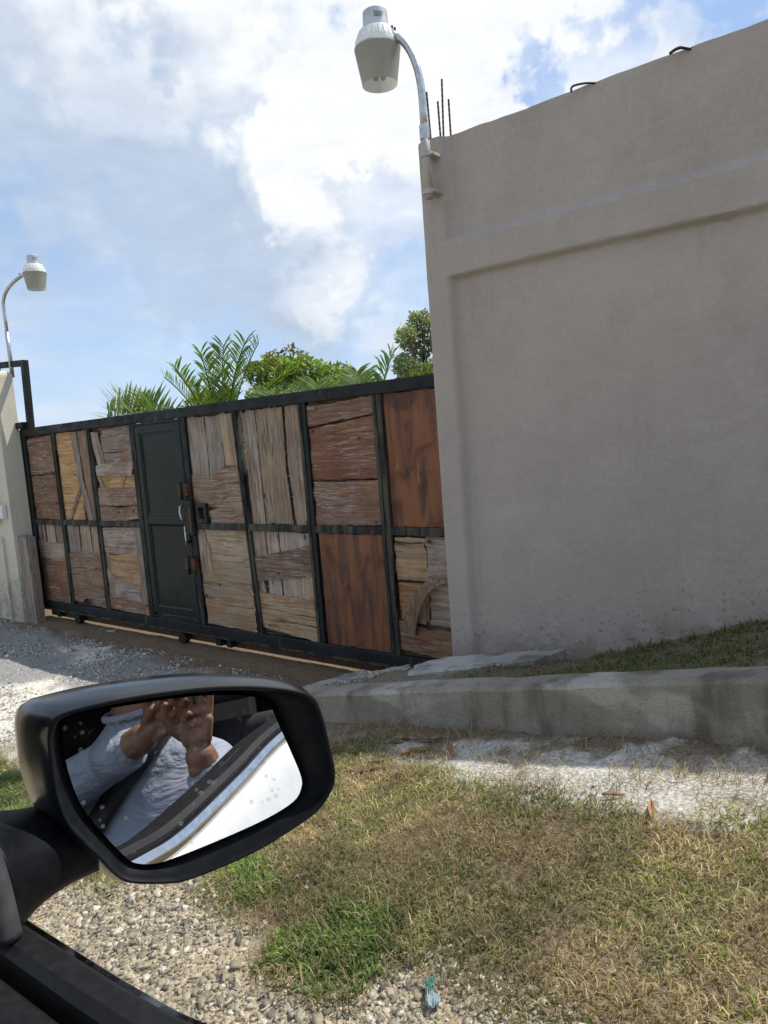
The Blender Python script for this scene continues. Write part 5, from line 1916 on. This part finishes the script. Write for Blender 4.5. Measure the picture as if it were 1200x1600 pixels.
MAT['shirt'] = shirt_mat()
MAT['trousers'] = plain('dark_trousers', (0.018, 0.020, 0.028), (0.028, 0.030, 0.038), 0.9, 40)
MAT['belt'] = plain('black_seat_belt', (0.014, 0.014, 0.016), (0.022, 0.022, 0.025), 0.6, 200)


class Lump:
    """Collects closed shapes that a voxel remesh melts into one continuous body."""
    def __init__(self):
        self.v, self.f = [], []

    def add(self, v, f):
        q = len(self.v)
        self.v += [tuple(a) for a in v]
        self.f += [tuple(k + q for k in fa) for fa in f]

    def limb(self, path, rad, seg=12):
        v, f = tube_geo(path, rad, seg)
        self.add(v, f)
        self.ball(path[0], (rad[0],) * 3)
        self.ball(path[-1], (rad[-1],) * 3)

    def ball(self, c, r, n=10):
        c = Vector(c)
        v = [(c.x, c.y, c.z - r[2])]
        for i in range(1, n):
            th = math.pi * i / n
            for k in range(2 * n):
                ph = math.pi * k / n
                v.append((c.x + r[0] * math.sin(th) * math.cos(ph), c.y + r[1] * math.sin(th) * math.sin(ph), c.z - r[2] * math.cos(th)))
        v.append((c.x, c.y, c.z + r[2]))
        f = []
        w = 2 * n
        for k in range(w):
            f.append((0, 1 + (k + 1) % w, 1 + k))
            f.append((len(v) - 1, 1 + (n - 2) * w + k, 1 + (n - 2) * w + (k + 1) % w))
        for i in range(n - 2):
            for k in range(w):
                a = 1 + i * w + k
                b = 1 + i * w + (k + 1) % w
                f.append((a, b, b + w, a + w))
        self.add(v, f)

    def rings(self, rs, n=28):
        """Stacked ellipses (cx, cy, z, half depth x, half width y)."""
        v, f = [], []
        for cx, cy, z, hx, hy in rs:
            for k in range(n):
                a = 2 * math.pi * k / n
                v.append((cx + hx * math.cos(a), cy + hy * math.sin(a), z))
        for i in range(len(rs) - 1):
            for k in range(n):
                k2 = (k + 1) % n
                f.append((i * n + k, i * n + k2, (i + 1) * n + k2, (i + 1) * n + k))
        f += [tuple(range(n - 1, -1, -1)), tuple(range(len(v) - n, len(v)))]
        self.add(v, f)

    def build(self, name, mat, parent, voxel, smooth=2):
        o = fixn(obj(name, self.v, self.f, mat, parent, smooth=True))
        m = o.modifiers.new('melt', 'REMESH')
        m.mode = 'VOXEL'
        m.voxel_size = voxel
        m.use_smooth_shade = True
        if smooth:
            s = o.modifiers.new('soft', 'SMOOTH')
            s.iterations = smooth
            s.factor = 0.5
        return o


PY = -0.285
TORSO = [(0.30, PY, 0.74, 0.115, 0.165), (0.30, PY, 0.95, 0.125, 0.175), (0.31, PY, 1.10, 0.122, 0.190), (0.32, PY, 1.18, 0.112, 0.195), (0.33, PY, 1.255, 0.095, 0.175), (0.335, PY, 1.31, 0.07, 0.10), (0.335, PY, 1.345, 0.055, 0.065)]
per = thing('person', (0.3, PY, 0.70), 'person in a pale shirt and black seat belt, hands raised, reflected in the wing mirror', 'person')
RW, LW = Vector((0.100, -0.010, 1.242)), Vector((0.100, -0.108, 1.286))
RE, LE = Vector((0.225, 0.010, 1.010)), Vector((0.175, -0.440, 1.190))
RS, LS = Vector((0.36, PY + 0.135, 1.205)), Vector((0.350, PY - 0.170, 1.215))

body = Lump()
body.rings([(a, b, c, d * 0.86, e * 0.86) for a, b, c, d, e in TORSO[:-1]])
body.limb([(0.335, PY, 1.30), (0.325, PY + 0.005, 1.38), (0.31, PY + 0.01, 1.43)], [0.062, 0.056, 0.055])
HC = Vector((0.295, PY + 0.02, 1.515))
HF = Vector((-0.82, 0.56, -0.08)).normalized()
HS = Vector((0.56, 0.82, 0)).normalized()
body.ball(HC, (0.092, 0.080, 0.115), 14)
body.ball(HC + HF * 0.03 + Vector((0, 0, -0.06)), (0.060, 0.056, 0.060))
body.limb([HC + HF * 0.088 + Vector((0, 0, 0.015)), HC + HF * 0.108 + Vector((0, 0, -0.022))], [0.010, 0.015], 8)
body.limb([HC + HF * 0.080 + HS * 0.022 + Vector((0, 0, -0.058)), HC + HF * 0.088 + Vector((0, 0, -0.057)), HC + HF * 0.080 - HS * 0.022 + Vector((0, 0, -0.058))], [0.007, 0.009, 0.007], 8)
for s in (-1, 1):
    body.ball(HC + HS * (0.080 * s) + Vector((0, 0, -0.01)), (0.016, 0.012, 0.030))
for w, e, sh in ((RW, RE, RS), (LW, LE, LS)):
    body.limb([sh, sh.lerp(e, 0.5), e, e.lerp(w, 0.35), w.lerp(e, 0.04)], [0.048, 0.043, 0.038, 0.040, 0.027])


def hand(wrist, along, across, palm_n, fingers, thumb, k=0.84):
    """Palm with four separate fingers of different length and a thumb leaving its side."""
    a, c, p = along.normalized(), across.normalized(), palm_n.normalized()
    for t, hw in ((0.018, 0.022), (0.036, 0.028), (0.056, 0.032), (0.078, 0.034)):
        for s in (-0.8, -0.27, 0.27, 0.8):
            body.ball(wrist + (a * t + c * (hw * s)) * k, (0.0115 * k,) * 3, 6)
    body.limb([wrist - a * 0.03, wrist + a * 0.02], [0.0245 * k, 0.0225 * k], 12)
    body.limb([wrist + (a * 0.022 - c * 0.018 + p * 0.007) * k, wrist + (a * 0.055 - c * 0.027 + p * 0.009) * k], [0.013 * k, 0.012 * k], 10)     # ball of the thumb
    body.limb([wrist + (a * 0.022 + c * 0.020 + p * 0.006) * k, wrist + (a * 0.060 + c * 0.027 + p * 0.006) * k], [0.012 * k, 0.011 * k], 10)     # heel of the hand
    for (off, L, bend, fan) in fingers:
        q = wrist + (a * 0.086 + c * off) * k
        d = (a + c * fan).normalized()
        path = [q - d * 0.012 * k]
        for seg, b in zip((0.45, 0.31, 0.24), bend):
            d = (d * math.cos(b) + p * math.sin(b)).normalized()
            q = q + d * (L * seg * k)
            path.append(q.copy())
        body.limb(path, [0.0088 * k, 0.0084 * k, 0.0078 * k, 0.0064 * k], 10)
    q0 = wrist + (a * 0.036 - c * 0.030) * k
    path = [q0] + [q0 + (a * t[0] - c * t[1] + p * t[2]) * k for t in thumb]
    body.limb(path, [0.0125 * k, 0.0115 * k, 0.0098 * k, 0.0080 * k], 10)


# right hand: palm to the mirror, fingers up to the lower end of the phone
hand(RW, Vector((-0.10, 0.10, 1.0)), Vector((0.38, 0.92, 0.0)), Vector((-0.90, 0.40, 0.05)),
     [(-0.030, 0.074, (0.55, 1.15, 0.7), -0.12), (-0.0095, 0.082, (0.40, 0.95, 0.6), -0.06), (0.0115, 0.078, (0.12, 0.40, 0.35), 0.02), (0.031, 0.062, (0.0, 0.10, 0.15), 0.16)],
     [(0.018, 0.020, 0.012), (0.044, 0.030, 0.020), (0.066, 0.026, 0.026)])
# left hand: back of the hand turned outwards, fingers reaching for the phone
hand(LW, Vector((-0.22, 0.88, 0.46)), Vector((0.25, 0.40, -0.84)), Vector((-0.85, -0.2, -0.1)),
     [(-0.030, 0.072, (0.1, 0.45, 0.5), -0.16), (-0.0095, 0.078, (0.1, 0.4, 0.45), -0.05), (0.0115, 0.072, (0.05, 0.4, 0.4), 0.06), (0.031, 0.056, (0.05, 0.5, 0.5), 0.18)],
     [(0.022, 0.018, 0.006), (0.048, 0.026, 0.008), (0.070, 0.022, 0.008)])
body.build('body', MAT['skin'], per, 0.0026, 2)

shirt = Lump()
shirt.rings([(a, b, c, d, e) for a, b, c, d, e in TORSO])
for w, e, sh in ((RW, RE, RS), (LW, LE, LS)):
    cuff = w.lerp(e, 0.19)
    shirt.limb([sh + Vector((0, 0, -0.005)), sh.lerp(e, 0.5), e, e.lerp(cuff, 0.5), cuff], [0.066, 0.060, 0.053, 0.048, 0.039], 16)
so = shirt.build('shirt', MAT['shirt'], per, 0.007, 6)
for w, e in ((RW, RE), (LW, LE)):
    a, b = w.lerp(e, 0.15), w.lerp(e, 0.32)
    tube('cuff', [a, b], [0.0405, 0.043], MAT['shirt'], so, 20)
col_path = []
for k in range(25):
    a = 2 * math.pi * k / 24
    col_path.append((0.325 + 0.066 * math.cos(a), PY + 0.068 * math.sin(a), 1.352 + 0.016 * math.cos(a)))
tube('collar', col_path, 0.008, MAT['shirt'], so, 8)
for k in range(5):
    zb_ = 1.26 - 0.085 * k
    hx = np.interp(zb_, [t[2] for t in TORSO], [t[3] for t in TORSO])
    cx = np.interp(zb_, [t[2] for t in TORSO], [t[0] for t in TORSO])
    o_ = Lump()
    o_.ball((cx - hx + 0.001, PY, zb_), (0.003, 0.0055, 0.0055), 6)
    obj('button', o_.v, o_.f, MAT['white_enamel'], so, smooth=True)
hair = Lump()
hair.ball(HC + Vector((0.012, -0.006, 0.022)), (0.096, 0.086, 0.108), 12)
ho = hair.build('hair', MAT['hair'], per, 0.006, 1)
for s in (-1, 1):
    ey = Lump()
    ey.ball(HC + HF * 0.081 + HS * (0.031 * s) + Vector((0, 0, 0.004)), (0.010, 0.010, 0.008), 6)
    obj('eye', ey.v, ey.f, MAT['hair'], per, smooth=True)
legs = Lump()
legs.ball((0.30, PY, 0.84), (0.15, 0.17, 0.10))
for s in (-1, 1):
    legs.limb([(0.28, PY + 0.09 * s, 0.85), (0.05, PY + 0.10 * s, 0.87), (-0.16, PY + 0.11 * s, 0.88)], [0.085, 0.075, 0.058])
    legs.limb([(-0.16, PY + 0.11 * s, 0.88), (-0.24, PY + 0.11 * s, 0.78), (-0.34, PY + 0.11 * s, 0.70)], [0.058, 0.055, 0.045])
    legs.limb([(-0.34, PY + 0.11 * s, 0.69), (-0.44, PY + 0.12 * s, 0.675)], [0.04, 0.035])
legs.build('trousers', MAT['trousers'], per, 0.010, 3)


def seat_belt():
    pts = [(1.405, PY + 0.155), (1.36, PY + 0.125), (1.32, PY + 0.100), (1.26, PY + 0.075), (1.18, PY + 0.010), (1.10, PY - 0.055), (1.02, PY - 0.105), (0.95, PY - 0.140)]
    path = []
    for z, y in pts:
        hx = np.interp(z, [t[2] for t in TORSO], [t[3] for t in TORSO]) + 0.014
        hy = np.interp(z, [t[2] for t in TORSO], [t[4] for t in TORSO]) + 0.014
        cx = np.interp(z, [t[2] for t in TORSO], [t[0] for t in TORSO])
        q = min(0.95, abs(y - PY) / hy)
        x = cx - hx * math.sqrt(1 - q * q) if z < 1.30 else 0.335 - 0.06 + (z - 1.30) * 0.9
        path.append(np.array((x, y, z)))
    path = catmull(path, 6, False)
    v, f = [], []
    for i, p_ in enumerate(path):
        t_ = path[min(i + 1, len(path) - 1)] - path[max(i - 1, 0)]
        nrm = np.array((-1.0, 0.15 * (p_[1] - PY) * 10, 0.2))
        s_ = np.cross(t_, nrm)
        s_ = s_ / np.linalg.norm(s_) * 0.024
        v += [tuple(p_ + s_), tuple(p_ - s_)]
    for i in range(len(path) - 1):
        f.append((2 * i, 2 * i + 1, 2 * i + 3, 2 * i + 2))
    o = obj('seat_belt', v, f, MAT['belt'], car, smooth=True)
    m_ = o.modifiers.new('thick', 'SOLIDIFY')
    m_.thickness = 0.0016


seat_belt()

ph = box('mobile_phone', -0.0375, 0.0375, -0.150, 0.012, 0.004, 0.0125, MAT['gloss_black'], None, 0.003, seg=2)
ph.matrix_world = Matrix(((rt.x, up.x, -fw.x, EYE.x), (rt.y, up.y, -fw.y, EYE.y), (rt.z, up.z, -fw.z, EYE.z), (0, 0, 0, 1))) @ Matrix.Translation((0.0, 0.0, 0.006))
tag(ph, 'dark mobile phone held upright in both hands inside the car', 'phone')
